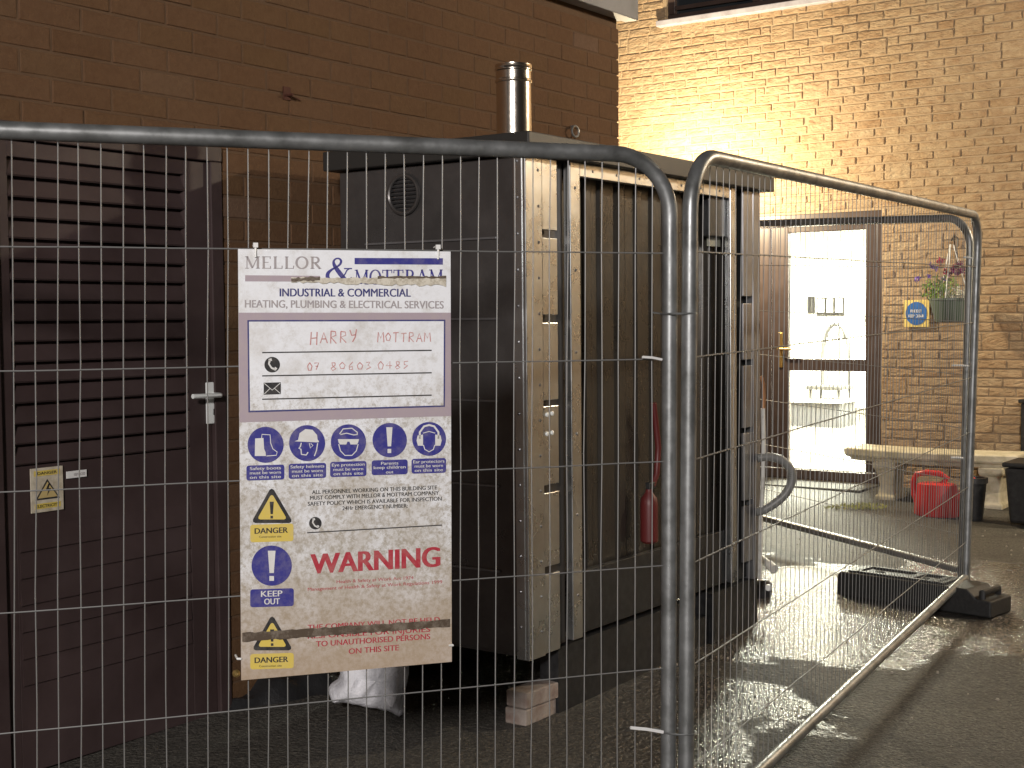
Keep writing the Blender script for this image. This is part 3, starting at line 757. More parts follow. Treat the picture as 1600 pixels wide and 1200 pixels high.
# ------------------------------------------------------------------ site board
e_h = (TR - TLn).normalized()
nF = F1[2]
if nF.y > 0: nF = -nF
PO = TR + nF * .028                       # board plane just in front of the wires
def sg(px, py, l=0): return hit(px, py, PO + nF * (.0008 * l), nF)
TLb, TRb, BLb, BRb = sg(372, 389), sg(704, 393), sg(377, 1063), sg(706, 1034)
board = thing('site_notice_board', (BLb + BRb) / 2, 'tall dirty white notice board on the near fence, with blue discs and red WARNING', 'notice board')
sd = bpy.data.materials.new('weathered_board'); sd.use_nodes = True
nt = sd.node_tree; N = nt.nodes; L = nt.links; b = N['Principled BSDF']; b.inputs['Roughness'].default_value = .5
geo = N.new('ShaderNodeNewGeometry'); sep = N.new('ShaderNodeSeparateXYZ'); L.new(geo.outputs['Position'], sep.inputs[0])
base = (.82, .84, .87)
h_ = maprange(sep.outputs[2], TLb.z - .30, BLb.z, 0, 1)
d1_ = maprange(mth('ADD', nz(9, 8, .7), mth('MULTIPLY', h_, .30)), .50, .80, 0, .85)
d2_ = maprange(mth('ADD', nz(60, 8, .8), mth('MULTIPLY', h_, .06)), .485, .64, 0, .72)
c_ = mixc(d1_, base, (.50, .46, .40)); c_ = mixc(mth('MULTIPLY', d2_, maprange(h_, 0, .15, .15, 1)), c_, (.30, .25, .17))
c_ = mixc(maprange(nz(14, 9, .8), .53, .70, 0, .45), c_, (.36, .31, .22)); c_ = mixc(maprange(h_, .60, 1.0, 0, .72), c_, (.42, .31, .21))
L.new(c_, b.inputs['Base Color'])
def dirty(name, col, k=.35, c2=(.50, .44, .36), sc=30):
    global N, L, geo, nt
    m = bpy.data.materials.new(name); m.use_nodes = True
    nt = m.node_tree; N = nt.nodes; L = nt.links; b = N['Principled BSDF']; b.inputs['Roughness'].default_value = .5
    geo = N.new('ShaderNodeNewGeometry')
    c_ = mixc(maprange(nz(sc, 8, .75), .45, .75, 0, k), col, c2); L.new(c_, b.inputs['Base Color']); return m
I = dict(blue=dirty('print_blue', (.035, .035, .24), .25), mauve=dirty('print_mauve', (.40, .33, .37), .3), grey=dirty('print_grey', (.36, .33, .34), .3),
         black=dirty('print_black', (.02, .02, .022), .15), red=dirty('print_red', (.42, .03, .05), .3), yellow=dirty('print_yellow', (.68, .52, .10), .35),
         pen=dirty('marker_red', (.55, .24, .23), .8, (.66, .60, .56), 45), wht=dirty('print_white', (.72, .72, .70), .35), tape=dirty('old_tape', (.085, .060, .040), .45),
         residue=dirty('tape_residue', (.66, .62, .52), 1, (.20, .15, .08), 55), navy=dirty('print_navy', (.03, .035, .17), .2), white_box=sd)
class PR:                                  # flat print on the board: polygons and strokes in photo coordinates
    def __init__(s, l): s.mb = MB(); s.l = l
    def poly(s, pts): s.mb.add([sg(x, y, s.l) for x, y in pts], [tuple(range(len(pts)))]); return s
    def disc(s, cx, cy, rx, ry=None, n=36): ry = ry or rx; return s.poly([(cx + rx * math.cos(2 * math.pi * k / n), cy + ry * math.sin(2 * math.pi * k / n)) for k in range(n)])
    def stroke(s, pts, w_, w2=None):
        n = len(pts); ws = w_ if isinstance(w_, (list, tuple)) else [w_] * n; L_ = []; Rr = []
        for i in range(n):
            a = pts[max(0, i - 1)]; b = pts[min(n - 1, i + 1)]; dx, dy = b[0] - a[0], b[1] - a[1]; q = math.hypot(dx, dy) or 1
            nx, ny = -dy / q * ws[i] / 2, dx / q * ws[i] / 2
            L_.append((pts[i][0] + nx, pts[i][1] + ny)); Rr.append((pts[i][0] - nx, pts[i][1] - ny))
        k = len(s.mb.v); 
        s.mb.add([sg(*p, s.l) for p in L_ + Rr], [(i, i + 1, n + i + 1, n + i) for i in range(n - 1)]); return s
    def rrect(s, x0, y0, x1, y1, r, sk=0):
        P_ = []
        for cx, cy, a0 in ((x1 - r, y1 - r, 0), (x0 + r, y1 - r, 90), (x0 + r, y0 + r, 180), (x1 - r, y0 + r, 270)):
            for k in range(6): an = R(a0 + 18 * k); P_.append((cx + r * math.cos(an), cy + r * math.sin(an)))
        return s.poly([(x, y + sk * (x - x0)) for x, y in P_])
    def text(s, txt, x0, y0, x1, y1, cap, bold=.02, shear=0):
        vs, fs, bb = glyphs(txt, 0)
        w_ = bb[2] - bb[0]; H = CAPH
        dx, dy = x1 - x0, y1 - y0
        def mp(v):
            u = (v[0] - bb[0]) / w_; q = v[1] / H
            return sg(x0 + dx * u, y0 + dy * u - cap * q, s.l)
        s.mb.add([mp(v) for v in vs], fs)
        if bold >= .012:
            q_ = cap * bold * 1.7
            for sgn, l_ in ((-1, .08), (1, .16)):
                s.mb.add([mp(v) + e_h * (sgn * q_ / 610) + nF * (.0008 * l_) for v in vs], fs)
        return s
    def build(s, name, m, parent=None):
        return s.mb.build(name, m if not isinstance(m, str) else I[m], parent or board)
def glyphs(txt, bold):
    cu = bpy.data.curves.new('t', 'FONT'); cu.body = txt; cu.offset = bold; cu.resolution_u = 4; cu.fill_mode = 'FRONT'
    o = bpy.data.objects.new('t', cu); C.objects.link(o)
    dg = bpy.context.evaluated_depsgraph_get(); me = bpy.data.meshes.new_from_object(o.evaluated_get(dg))
    vs = [tuple(v.co) for v in me.vertices]; fs = [tuple(p.vertices) for p in me.polygons]
    bpy.data.objects.remove(o); bpy.data.meshes.remove(me); bpy.data.curves.remove(cu)
    xs = [v[0] for v in vs]; return vs, fs, (min(xs), 0, max(xs), 1)
CAPH = max(v[1] for v in glyphs('H', 0)[0])
# the panel itself
m = MB(); fr_ = [TLb, TRb, BRb, BLb]; bkv = [p - nF * .004 for p in fr_]
m.add(fr_ + bkv, [(0, 1, 2, 3), (7, 6, 5, 4), (0, 4, 5, 1), (1, 5, 6, 2), (2, 6, 7, 3), (3, 7, 4, 0)]); m.build('panel', sd, board)
# serif letters
def serif(pr, txt, x0, x1, yb0, yb1, cap, first=1.0, st=.17):
    G = {'M': 1.15, 'E': .8, 'L': .78, 'O': .98, 'R': .9, 'T': .85, 'A': .98}
    tot = sum(G[c] for c in txt) + .08 * (len(txt) - 1) + (first - 1) * G[txt[0]]; x = 0
    sc_ = (x1 - x0) / tot
    for i, ch in enumerate(txt):
        wd = G[ch] * (first if i == 0 else 1); hh = cap * (first if i == 0 else 1)
        def q(u, v):
            X = x0 + (x + u * wd) * sc_; return (X, yb0 + (yb1 - yb0) * (X - x0) / (x1 - x0) - hh * v)
        tk = st * sc_; tn = .07 * sc_; sf = .055 * hh * 1.0
        def stem(u, w_=tk): pr.stroke([q(u, 0), q(u, 1)], w_)
        def ser(u, v, hw=.15): pr.stroke([q(u - hw, v), q(u + hw, v)], sf)
        if ch == 'M':
            stem(.14, tn); stem(.86, tk); pr.stroke([q(.14, 1), q(.5, .05)], tk * .9); pr.stroke([q(.5, .05), q(.86, 1)], tn)
            ser(.14, .03, .13); ser(.86, .03, .14); ser(.12, .97, .11); ser(.88, .97, .11)
        elif ch == 'E':
            stem(.25); 
            for v in (.03, .52, .97): pr.stroke([q(.08, v) if v != .52 else q(.25, v), q(.9 if v != .52 else .7, v)], sf)
            pr.stroke([q(.9, 0), q(.88, .22)], tn); pr.stroke([q(.86, 1), q(.86, .8)], tn)
        elif ch == 'L': stem(.25); ser(.25, .97, .18); pr.stroke([q(.08, .03), q(.92, .03)], sf); pr.stroke([q(.9, 0), q(.92, .25)], tn)
        elif ch == 'O':
            P_ = [(.5 + .42 * math.cos(a), .5 + .48 * math.sin(a), a) for a in [2 * math.pi * k / 24 for k in range(25)]]
            pr.stroke([q(a, b) for a, b, _ in P_], [tn + (tk - tn) * abs(math.cos(a)) for _, _, a in P_])
        elif ch in 'R':
            stem(.25); ser(.25, .97, .17); ser(.25, .03, .17)
            P_ = [(.25, .96)] + [(.5 + .27 * math.sin(a), .73 + .23 * math.cos(a)) for a in [math.pi * k / 8 for k in range(9)]] + [(.25, .5)]
            pr.stroke([q(*p) for p in P_], [tn, tn] + [tn + (tk - tn) * math.sin(math.pi * k / 8) for k in range(1, 8)] + [tn, tn]); pr.stroke([q(.45, .5), q(.88, .02)], tk); ser(.9, .03, .1)
        elif ch == 'T': stem(.5); ser(.5, .03, .2); pr.stroke([q(.05, .96), q(.95, .96)], sf); pr.stroke([q(.06, 1), q(.05, .76)], tn); pr.stroke([q(.94, 1), q(.95, .76)], tn)
        elif ch == 'A': pr.stroke([q(.12, 0), q(.48, 1)], tn); pr.stroke([q(.46, 1), q(.86, 0)], tk); pr.stroke([q(.25, .34), q(.7, .34)], tn * .8); ser(.12, .03, .12); ser(.87, .03, .14)
        x += wd + .08
p = PR(1); serif(p, 'MELLOR', 382.5, 502, 419.5, 420, 19); p.build('grey_company_name', 'grey')
p = PR(1); serif(p, 'MOTTRAM', 554, 692, 444.5, 444, 23); p.build('blue_company_name', 'blue')
p = PR(1)
amp = [(549.5, 433, 1.5), (546, 436.5, 3.2), (541, 437.6, 5), (535, 432, 7), (528, 423, 7), (522.5, 414.5, 5.5), (521.3, 408.5, 3.6), (524.5, 404.4, 2.4), (529.5, 404, 2.6), (532.8, 407.3, 3.6), (531.5, 412.5, 3.4), (526, 417, 2.6), (518, 421.5, 3.4), (512.5, 427, 5.4), (512, 433.5, 6), (516.5, 438.4, 4.6), (524, 439, 3), (532, 435.5, 2.2), (538.5, 429, 1.9), (542, 422.5, 1.9), (546, 419.8, 1.8)]
AP = smoothpts([Vector(q) for q in amp], 5)
p.stroke([(q.x, q.y) for q in AP], [q.z for q in AP]); p.stroke([(537.5, 419.6), (550, 419.6)], 1.8); p.build('ampersand', 'blue')
PR(1).poly([(554, 403), (692, 403.5), (692, 413.5), (554, 412.8)]).build('blue_bar', 'blue')
PR(1).poly([(383, 430), (500, 431), (500, 440), (383, 439.5)]).build('mauve_bar', 'mauve')
PR(1).text('INDUSTRIAL & COMMERCIAL', 437.3, 463, 641.5, 463.5, 12.2, .022).build('trade_lettering', 'navy')
PR(1).text('HEATING, PLUMBING & ELECTRICAL SERVICES', 382.8, 480.3, 693, 482, 11.5, .02).build('services_lettering', 'grey')
PR(1).poly([(372.9, 488.5), (704.3, 488.5), (704.9, 650), (374.3, 660)]).build('mauve_band', 'mauve')
PR(2).poly([(386.5, 500.2), (695.8, 499.4), (695.2, 635.6), (388.2, 644.4)]).build('box_border', 'navy')
PR(3).poly([(389, 502.6), (693.5, 501.8), (693, 633.4), (390.7, 641.7)]).build('contact_box', sd)
p = PR(4)
for a, b_ in (((409.6, 550.9), (674.5, 547.4)), ((409.6, 587.3), (674.5, 582.4)), ((409.6, 623.8), (674.5, 617.4)), ): p.stroke([a, b_], 1.9)
p.build('ruled_lines', 'black')
def phone(x, y, r, l):
    a = PR(l).disc(x, y, r).build('telephone_icon', 'black')
    s_ = PR(l + 1); s_.stroke([(x - r * .30, y - r * .62), (x - r * .42, y - r * .1), (x - r * .08, y + r * .42), (x + r * .42, y + r * .62)], [r * .30, r * .22, r * .22, r * .30])
    s_.stroke([(x - r * .45, y - r * .58), (x - r * .05, y - r * .66)], r * .32); s_.stroke([(x + r * .28, y + r * .42), (x + r * .55, y + r * .62)], r * .36)
    s_.build('handset', 'wht', a)
phone(425.3, 569.8, 12.2, 4)
e = PR(4).poly([(412, 598), (438.8, 597.3), (438.8, 615.8), (412, 616.8)]).build('envelope_icon', 'black')
p = PR(5); p.stroke([(413, 599), (425.3, 609.5), (438, 598.5)], 1.1); p.stroke([(413, 615.5), (422, 606.8)], 1.0); p.stroke([(438, 614.8), (428.8, 606.8)], 1.0); p.build('flap_lines', 'wht', e)
# handwriting
HW = {'H': [[(0, 0), (.1, 1)], [(.7, .0), (.75, 1)], [(.02, .5), (.75, .55)]], 'A': [[(0, 0), (.4, 1), (.8, 0)], [(.15, .4), (.65, .4)]],
      'R': [[(.05, 0), (.1, 1)], [(.1, 1), (.6, .95), (.65, .65), (.1, .5), (.7, 0)]], 'Y': [[(0, 1), (.2, .55), (.7, .6)], [(.75, 1.05), (.6, .4), (.3, 0)]],
      'M': [[(0, 0), (.1, 1), (.45, .4), (.8, 1), (.9, 0)]], 'O': [[(.4, 1), (.05, .6), (.2, .1), (.6, .1), (.75, .6), (.4, 1)]],
      'T': [[(0, .95), (.8, 1)], [(.4, .95), (.35, 0)]], '0': [[(.4, 1), (.05, .6), (.2, .1), (.6, .1), (.75, .6), (.4, 1)]],
      '7': [[(0, .95), (.7, 1), (.3, 0)], [(.2, .5), (.6, .5)]], '8': [[(.6, .9), (.2, .9), (.3, .55), (.7, .2), (.3, 0), (.1, .25), (.6, .6), (.6, .9)]],
      '6': [[(.6, 1), (.15, .5), (.2, .05), (.6, .1), (.55, .45), (.15, .35)]], '3': [[(.1, .9), (.55, .95), (.3, .55), (.65, .3), (.1, .02)]],
      '4': [[(.5, 0), (.5, 1), (0, .4), (.75, .4)]], '5': [[(.65, 1), (.15, .95), (.15, .55), (.6, .4), (.1, 0)]], ' ': []}
def write(pr, txt, x0, x1, y0, y1, hs, w_):
    n = len(txt); cw = (x1 - x0) / n; rng = random.Random(2)
    for i, ch in enumerate(txt):
        X = x0 + cw * i; Y = y0 + (y1 - y0) * i / n + rng.uniform(-1, 1); h_ = hs * rng.uniform(.85, 1.08)
        for st in HW[ch]: pr.stroke([(X + u * cw * .9, Y - v * h_) for u, v in st], w_)
for q_ in (('HARRY', 485, 562, 538, 533, 19, 1.8), ('MOTTRAM', 590, 675, 534, 534, 15, 1.6), ('07', 480, 502, 579, 578, 12.5, 1.6), ('80603', 516, 585, 578, 577, 12.5, 1.5), ('0485', 590, 643, 577, 575, 12.5, 1.4)): p = PR(4); write(p, *q_); p.build('red_handwriting', 'pen')
# pictogram discs
dsc = [(415, 695, 28.2), (479.9, 692.4, 28.2), (544.4, 690.6, 27.6), (608.9, 687.7, 26.9), (670.5, 685.8, 26.5)]
cap = [(385, 727.5, 444.3, 751), ((451), 724.8, 509.6, 748.4), (515.8, 721.8, 572.6, 745.6), (580.7, 719.4, 637, 742.6), (643, 717, 697, 740.2)]
txts = [('Safety boots', 'must be worn', 'on this site'), ('Safety helmets', 'must be worn', 'on this site'), ('Eye protection', 'must be worn', 'on this site'), ('Parents', 'keep children', 'out'), ('Ear protectors', 'must be worn', 'on this site')]
lbl = ['blue disc with white boots', 'blue disc with a helmeted head', 'blue disc with a face in goggles', 'blue disc with an exclamation mark', 'blue disc with a head in ear defenders']
def exclaim(pr, x, y, h_, w_):
    pr.poly([(x - w_ / 2, y - h_ / 2), (x + w_ / 2, y - h_ / 2), (x + w_ * .28, y + h_ * .24), (x - w_ * .28, y + h_ * .24)]); pr.poly([(x - w_ * .3, y + h_ * .34), (x + w_ * .3, y + h_ * .34), (x + w_ * .3, y + h_ * .5), (x - w_ * .3, y + h_ * .5)])
def rel(pts, x, y, r): return [(x + u * r, y + v * r) for u, v in pts]
for i, (x, y, r_) in enumerate(dsc):
    dd_ = PR(1).disc(x, y, r_).build('pictogram_disc', 'blue'); dd_['label'] = lbl[i]
    s_ = PR(2)
    if i == 0:
        s_.poly(rel([(-.58, -.35), (-.12, -.38), (-.08, .22), (.0, .42), (.02, .62), (-.60, .62)], x, y, r_))
        s_.stroke(rel([(-.22, -.38), (-.20, -.58), (.25, -.55), (.28, -.1), (.40, .22), (.64, .40), (.60, .58), (.05, .62)], x, y, r_), 1.3)
    elif i == 1:
        s_.poly(rel([(-.70, -.10), (-.5, -.18), (-.42, -.55), (-.1, -.78), (.3, -.74), (.55, -.45), (.58, -.2), (.66, -.1), (.62, -.04)], x, y, r_))
        s_.stroke(rel([(-.32, -.02), (-.38, .2), (-.46, .28), (-.34, .34), (-.32, .62), (-.05, .66), (.05, .5)], x, y, r_), 1.8)
        s_.stroke(rel([(.58, 0), (.52, .4), (.40, .72)], x, y, r_), 1.6); s_.stroke(rel([(.12, 0), (.18, .28), (.32, .12), (.2, .02)], x, y, r_), 1.2)
    elif i == 2:
        s_.stroke(rel([(-.5, -.45), (-.3, -.74), (.2, -.78), (.5, -.55), (.5, -.4)], x, y, r_), 1.6); s_.stroke(rel([(-.45, -.42), (-.1, -.5), (.3, -.4), (.5, -.42)], x, y, r_), 1.5)
        s_.poly(rel([(-.60, -.16), (.60, -.16), (.55, .04), (.48, .14), (.12, .14), (.06, -.02), (-.06, -.02), (-.12, .14), (-.48, .14), (-.55, .04)], x, y, r_))
        s_.stroke(rel([(-.55, .12), (-.45, .5), (-.2, .76), (.2, .76), (.45, .5), (.55, .12)], x, y, r_), 1.5)
    elif i == 3: exclaim(s_, x - .5, y, r_ * 1.5, r_ * .36)
    else:
        s_.stroke(rel([(-.55, 0), (-.55, -.4), (-.3, -.74), (0, -.82), (.3, -.74), (.55, -.4), (.55, 0)], x, y, r_), 3)
        for sx in (-1, 1): s_.poly(rel([(sx * .36, -.26), (sx * .68, -.2), (sx * .74, .1), (sx * .66, .4), (sx * .36, .4)], x, y, r_))
        s_.stroke(rel([(-.34, .35), (-.25, .62), (0, .76), (.25, .62), (.34, .35)], x, y, r_), 1.4)
        s_.stroke(rel([(-.36, -.34), (0, -.44), (.36, -.34)], x, y, r_), 1.2)
    s_.build('white_symbol', 'wht', dd_)
    x0, y0, x1, y1 = cap[i]; pl = PR(1).rrect(x0, y0, x1, y1, 4, -.03).build('caption_plate', 'blue')
    s_ = PR(2); hh = (y1 - y0)
    for k, tx in enumerate(txts[i]):
        wd = (x1 - x0) * min(.9, .068 * len(tx)); mx_ = (x0 + x1) / 2; yb = y0 + hh * (.30 + .29 * k)
        s_.text(tx, mx_ - wd / 2, yb, mx_ + wd / 2, yb - wd * .03, 4.6, .012)
    s_.build('caption_lettering', 'wht', pl)
def tri(ax, ay, bx0, bx1, by, l=1):
    m_ = ((ax + bx0 + bx1) / 3, (ay + by + by) / 3)
    def rt(k):   # rounded triangle scaled about its centre
        out = []
        vs = [(m_[0] + (q[0] - m_[0]) * k, m_[1] + (q[1] - m_[1]) * k) for q in ((ax, ay), (bx1, by), (bx0, by))]
        for i in range(3):
            a, v, b = vs[i - 1], vs[i], vs[(i + 1) % 3]
            for s0, s1 in ((.10, 0), (.04, .03), (0.03, .04), (0, .10)):
                out.append((v[0] + (a[0] - v[0]) * s0 + (b[0] - v[0]) * s1, v[1] + (a[1] - v[1]) * s0 + (b[1] - v[1]) * s1))
        return out
    t_ = PR(l).poly(rt(1.10)).build('danger_triangle', 'black')
    PR(l + 1).poly(rt(.78)).build('yellow_field', 'yellow', t_)
    p_ = PR(l + 2); exclaim(p_, ax, (ay + 2 * by) / 3 - 1, (by - ay) * .50, 6.5); p_.build('exclamation_mark', 'black', t_)
tri(424.5, 763, 395, 455.5, 815.5)
tri(425.2, 963, 396, 455, 1014.5)
for (x0, y0, x1, y1) in ((391, 820, 458.5, 847.5), (391, 1022, 459, 1046)):
    pl = PR(1).rrect(x0, y0, x1, y1, 4, -.03).build('danger_plate', 'yellow')
    PR(2).text('DANGER', x0 + 7, y0 + 14, x1 - 9, y0 + 12.2, 8.5, .025).text('Construction site', x0 + 14, y0 + 20.5, x1 - 19, y0 + 19.5, 3.2, .01).build('danger_lettering', 'black', pl)
dd_ = PR(1).disc(424.5, 883.8, 31.5).build('pictogram_disc', 'blue'); dd_['label'] = 'largest blue disc with an exclamation mark, above KEEP OUT'
s_ = PR(2); exclaim(s_, 424.5, 884, 47, 12); s_.build('white_symbol', 'wht', dd_)
pl = PR(1).rrect(391, 921, 459, 949, 4, -.03).build('keep_out_plate', 'blue')
PR(2).text('KEEP', 408, 932.5, 441, 931.5, 9, .02).text('OUT', 413, 944.5, 437, 943.8, 9, .02).build('keep_out_lettering', 'wht', pl)
p = PR(1)
p.text('ALL PERSONNEL WORKING ON THIS BUILDING SITE', 487.6, 772, 682.6, 764.5, 6, .015)
p.text('MUST COMPLY WITH MELLOR & MOTTRAM COMPANY', 484.6, 781, 685.5, 773, 6, .015)
p.text('SAFETY POLICY WHICH IS AVAILABLE FOR INSPECTION', 481, 790.3, 690, 782, 6, .015)
p.text('24Hr EMERGENCY NUMBER:', 535, 797.2, 637, 793, 6, .015)
p.stroke([(480, 832.4), (690.6, 820.4)], 1.7); p.build('policy_lettering', 'black')
phone(492.7, 817.5, 9.8, 1)
PR(1).text('WARNING', 486.5, 896.6, 686.5, 885, 30.5, .035).build('warning_lettering', 'red')
PR(1).text('Health & Safety at Work Act 1974', 526, 911.5, 646, 905, 5, .01).text('Management of Health & Safety at Work Regulations 1999', 481, 923.4, 691, 911.5, 5, .01).build('regulation_lettering', 'red')
p = PR(1); p.text('THE COMPANY WILL NOT BE HELD', 481, 984.5, 687, 972, 8, .02).text('RESPONSIBLE FOR INJURIES', 481, 998, 672, 987, 8, .02)
p.text('TO UNAUTHORISED PERSONS', 494, 1010.5, 672, 998.5, 8.5, .02).text('ON THIS SITE', 545, 1022, 623, 1016, 8.5, .02); p.build('disclaimer_lettering', 'red')
def ragged(x0, x1, yt, yb, amp_, n, seed, l, name, m_):
    rg = random.Random(seed); T = []; B = []
    for k in range(n + 1):
        u = k / n; x = x0 + (x1 - x0) * u; T.append((x, yt[0] + (yt[1] - yt[0]) * u + rg.uniform(-amp_, amp_))); B.append((x, yb[0] + (yb[1] - yb[0]) * u + rg.uniform(-amp_, amp_)))
    p_ = PR(l); vs = [sg(*q, l) for q in T + B]; p_.mb.add(vs, [(i, i + 1, n + 2 + i, n + 1 + i) for i in range(n)]); p_.build(name, m_)
ragged(455, 697, (434, 433), (441, 446.5), 1.9, 40, 3, 4, 'peeled_tape', 'residue')
ragged(455, 500, (434.5, 432), (439, 439), 1.5, 12, 5, 5, 'peeled_tape', 'tape')
ragged(590, 697, (432, 431.5), (435, 434.5), 1.0, 24, 8, 5, 'peeled_tape', 'tape')
ragged(378.5, 703, (989, 968), (1003, 979), 1.1, 50, 9, 5, 'brown_tape', 'tape')
for x, y in ((399, 385), (684, 388)):
    m = MB(); m.tube([sg(x, y - 2) - nF * .035, sg(x, y - 4), sg(x, y + 4) + nF * .003, sg(x, y + 17) + nF * .003], .0028, 6); m.box(Fr(sg(x, y - 2) + nF * .002, e_h, nF), -.006, .006, -.004, .004, -.006, .006)
    tag(m.build('cable_tie', 'white'), 'white cable tie through the board at its ' + ('top left corner' if x < 500 else 'top right corner'), 'cable tie', 'white cable ties on the fences')
for x, y, c in ((371, 1029, 'white'), (707, 1008, 'white')):
    m = MB(); m.tube([sg(x + (6 if x < 500 else -6), y) + nF * .003, sg(x, y) + nF * .002, sg(x, y) - nF * .035], .003, 6)
    tag(m.build('cable_tie', c), 'white cable tie through the board near its ' + ('lower left corner' if x < 500 else 'lower right corner'), 'cable tie', 'white cable ties on the fences')
m = MB(); c = sg(369, 1052); m.lathe(Fr(c - nF * .006, e_h, UP, nF), [(.006, 0), (.010, .004), (.010, .010), (.004, .016)], 12)
tag(m.build('brass_stud', 'brass', smooth=True), 'small brass stud beside the lower left corner of the site board', 'stud')

# ------------------------------------------------------------------ small signs on the louvred door
def flatsign(F, px0, py0, px1, py1, b0): 
    a0, c1_ = F.px(px0, py0, b0); a1, _ = F.px(px1, py0, b0); c0_ = F.px(px0, py1, b0)[1]; return a0, a1, c0_, c1_
a0, a1, c0_, c1_ = flatsign(W1, 47, 733, 98, 803, .0)
t = thing('electrical_warning_sign', W1((a0 + a1) / 2, 0, c0_), 'faded yellow electrical danger sign with a lightning triangle, on the maroon louvred door', 'sign')
MB().box(W1, a0, a1, -.003, .001, c0_, c1_).build('plate', mat('sun_faded_plate', (.62, .56, .44), .5, noise=(30, (.42, .36, .26), .4, .7)), t, bevel=.001)
w_ = a1 - a0; hh = c1_ - c0_; SF = Fr(W1(a0, .001, c0_), d1 * w_, UP * hh, n1)
m = MB()
def flat(mb, F, pts, l): mb.add([F(x, y, l) for x, y in pts], [tuple(range(len(pts)))])
m = MB(); flat(m, SF, [(.12, .28), (.88, .28), (.5, .74)], .001); m.build('triangle', I['black'], t)
m = MB(); flat(m, SF, [(.2, .32), (.8, .32), (.5, .68)], .002); m.build('yellow_field', mat('faded_yellow', (.55, .42, .18), .5), t)
m = MB(); flat(m, SF, [(.53, .64), (.44, .50), (.52, .49), (.47, .36), (.60, .52), (.52, .53), (.58, .64)], .003); m.build('lightning_bolt', I['black'], t)
def txt_on(F, txt, x0, y0, x1, cap_, l, name, m_, par):
    vs, fs, bb = glyphs(txt, .015); k = (x1 - x0) / (bb[2] - bb[0])
    MB().add([F(x0 + (v[0] - bb[0]) * k, y0 + v[1] / CAPH * cap_, l) for v in vs], fs).build(name, m_, par)
for y0_, y1_ in ((.82, .94), (.08, .20)): m = MB(); flat(m, SF, [(.1, y0_), (.9, y0_), (.9, y1_), (.1, y1_)], .001); m.build('caption_band', I['yellow'], t)
txt_on(SF, 'DANGER', .2, .85, .8, .06, .002, 'lettering', I['black'], t); txt_on(SF, 'ELECTRICITY', .14, .11, .86, .06, .002, 'lettering', I['black'], t)
a0, a1, c0_, c1_ = flatsign(W1, 104, 737, 135, 748, .0)
t = thing('small_door_label', W1((a0 + a1) / 2, 0, c0_), 'narrow white label with tiny print right of the electrical sign', 'label')
MB().box(W1, a0, a1, -.003, .001, c0_, c1_).build('plate', 'white', t)
SF = Fr(W1(a0, .001, c0_), d1 * (a1 - a0), UP * (c1_ - c0_), n1); txt_on(SF, 'KEEP LOCKED', .35, .3, .92, .35, .001, 'lettering', I['grey'], t)
# blue round sign on the lit wall
a0, a1, c0_, c1_ = flatsign(W2, 1412, 469, 1452, 511, .03)
t = thing('fire_door_sign', W2((a0 + a1) / 2, .02, c0_), 'square yellow sign with a blue disc, on the wall left of the hanging planter', 'sign')
MB().box(W2, a0, a1, .022, .030, c0_, c1_).build('plate', mat('sign_yellow', (.80, .62, .20), .45), t, bevel=.001)
SF = Fr(W2(a0, .030, c0_), d2 * (a1 - a0), UP * (c1_ - c0_), n2)
m = MB(); flat(m, SF, [(.5 + .42 * math.cos(2 * math.pi * k / 36), .5 + .43 * math.sin(2 * math.pi * k / 36)) for k in range(36)], .003); m.build('blue_disc', mat('sign_blue', (.03, .14, .45), .4), t)
txt_on(SF, 'FIRE EXIT', .28, .54, .72, .10, .006, 'lettering', M['white'], t); txt_on(SF, 'KEEP CLEAR', .2, .36, .8, .10, .006, 'lettering', M['white'], t)

# ------------------------------------------------------------------ bench, watering can, planter and the rest by the lit wall
bB = .62                                                   # bench centre line off the wall
ba0 = W2.px(1327, 706, bB)[0]; ba1 = W2.px(1597, 716, bB)[0]
zt = W2.px(1460, 708, bB + .2)[1]
gb = gz(*W2(.5, bB, 0).xy)
bench = thing('stone_bench', W2((ba0 + ba1) / 2, bB, gb), 'curved cast stone garden bench on two shaped legs, against the lit brick wall', 'bench')
m = MB(); prof = [(.165, -.035), (.175, -.012), (.195, -.006), (.205, .008), (.205, .052), (.195, .06)]
n_ = 18; rows_ = []
for hw, zz in prof:
    ring_ = []
    for k in range(n_ + 1):
        u = k / n_; a = ba0 + (ba1 - ba0) * u; cv = .10 * (1 - (2 * u - 1) ** 2); ring_.append((a + (.205 - hw) * (1 if u < .5 else -1) * (abs(2 * u - 1) ** 6), bB + hw - .10 + cv))
    for k in range(n_, -1, -1):
        u = k / n_; a = ba0 + (ba1 - ba0) * u; cv = .10 * (1 - (2 * u - 1) ** 2); ring_.append((a + (.205 - hw) * (1 if u < .5 else -1) * (abs(2 * u - 1) ** 6), bB - hw - .10 + cv))
    rows_.append([W2(a, b_, zt - .06 + zz) for a, b_ in ring_])
K = 2 * (n_ + 1); vs = [v for r_ in rows_ for v in r_]; fs = []
for i in range(len(prof) - 1):
    for k in range(K): fs.append((i * K + k, i * K + (k + 1) % K, (i + 1) * K + (k + 1) % K, (i + 1) * K + k))
for i in (0, len(prof) - 1):
    for k in range(n_): fs.append((i * K + k, i * K + k + 1, i * K + K - 2 - k, i * K + K - 1 - k))
m.add(vs, fs).build('seat', 'concrete', bench, bevel=.004)
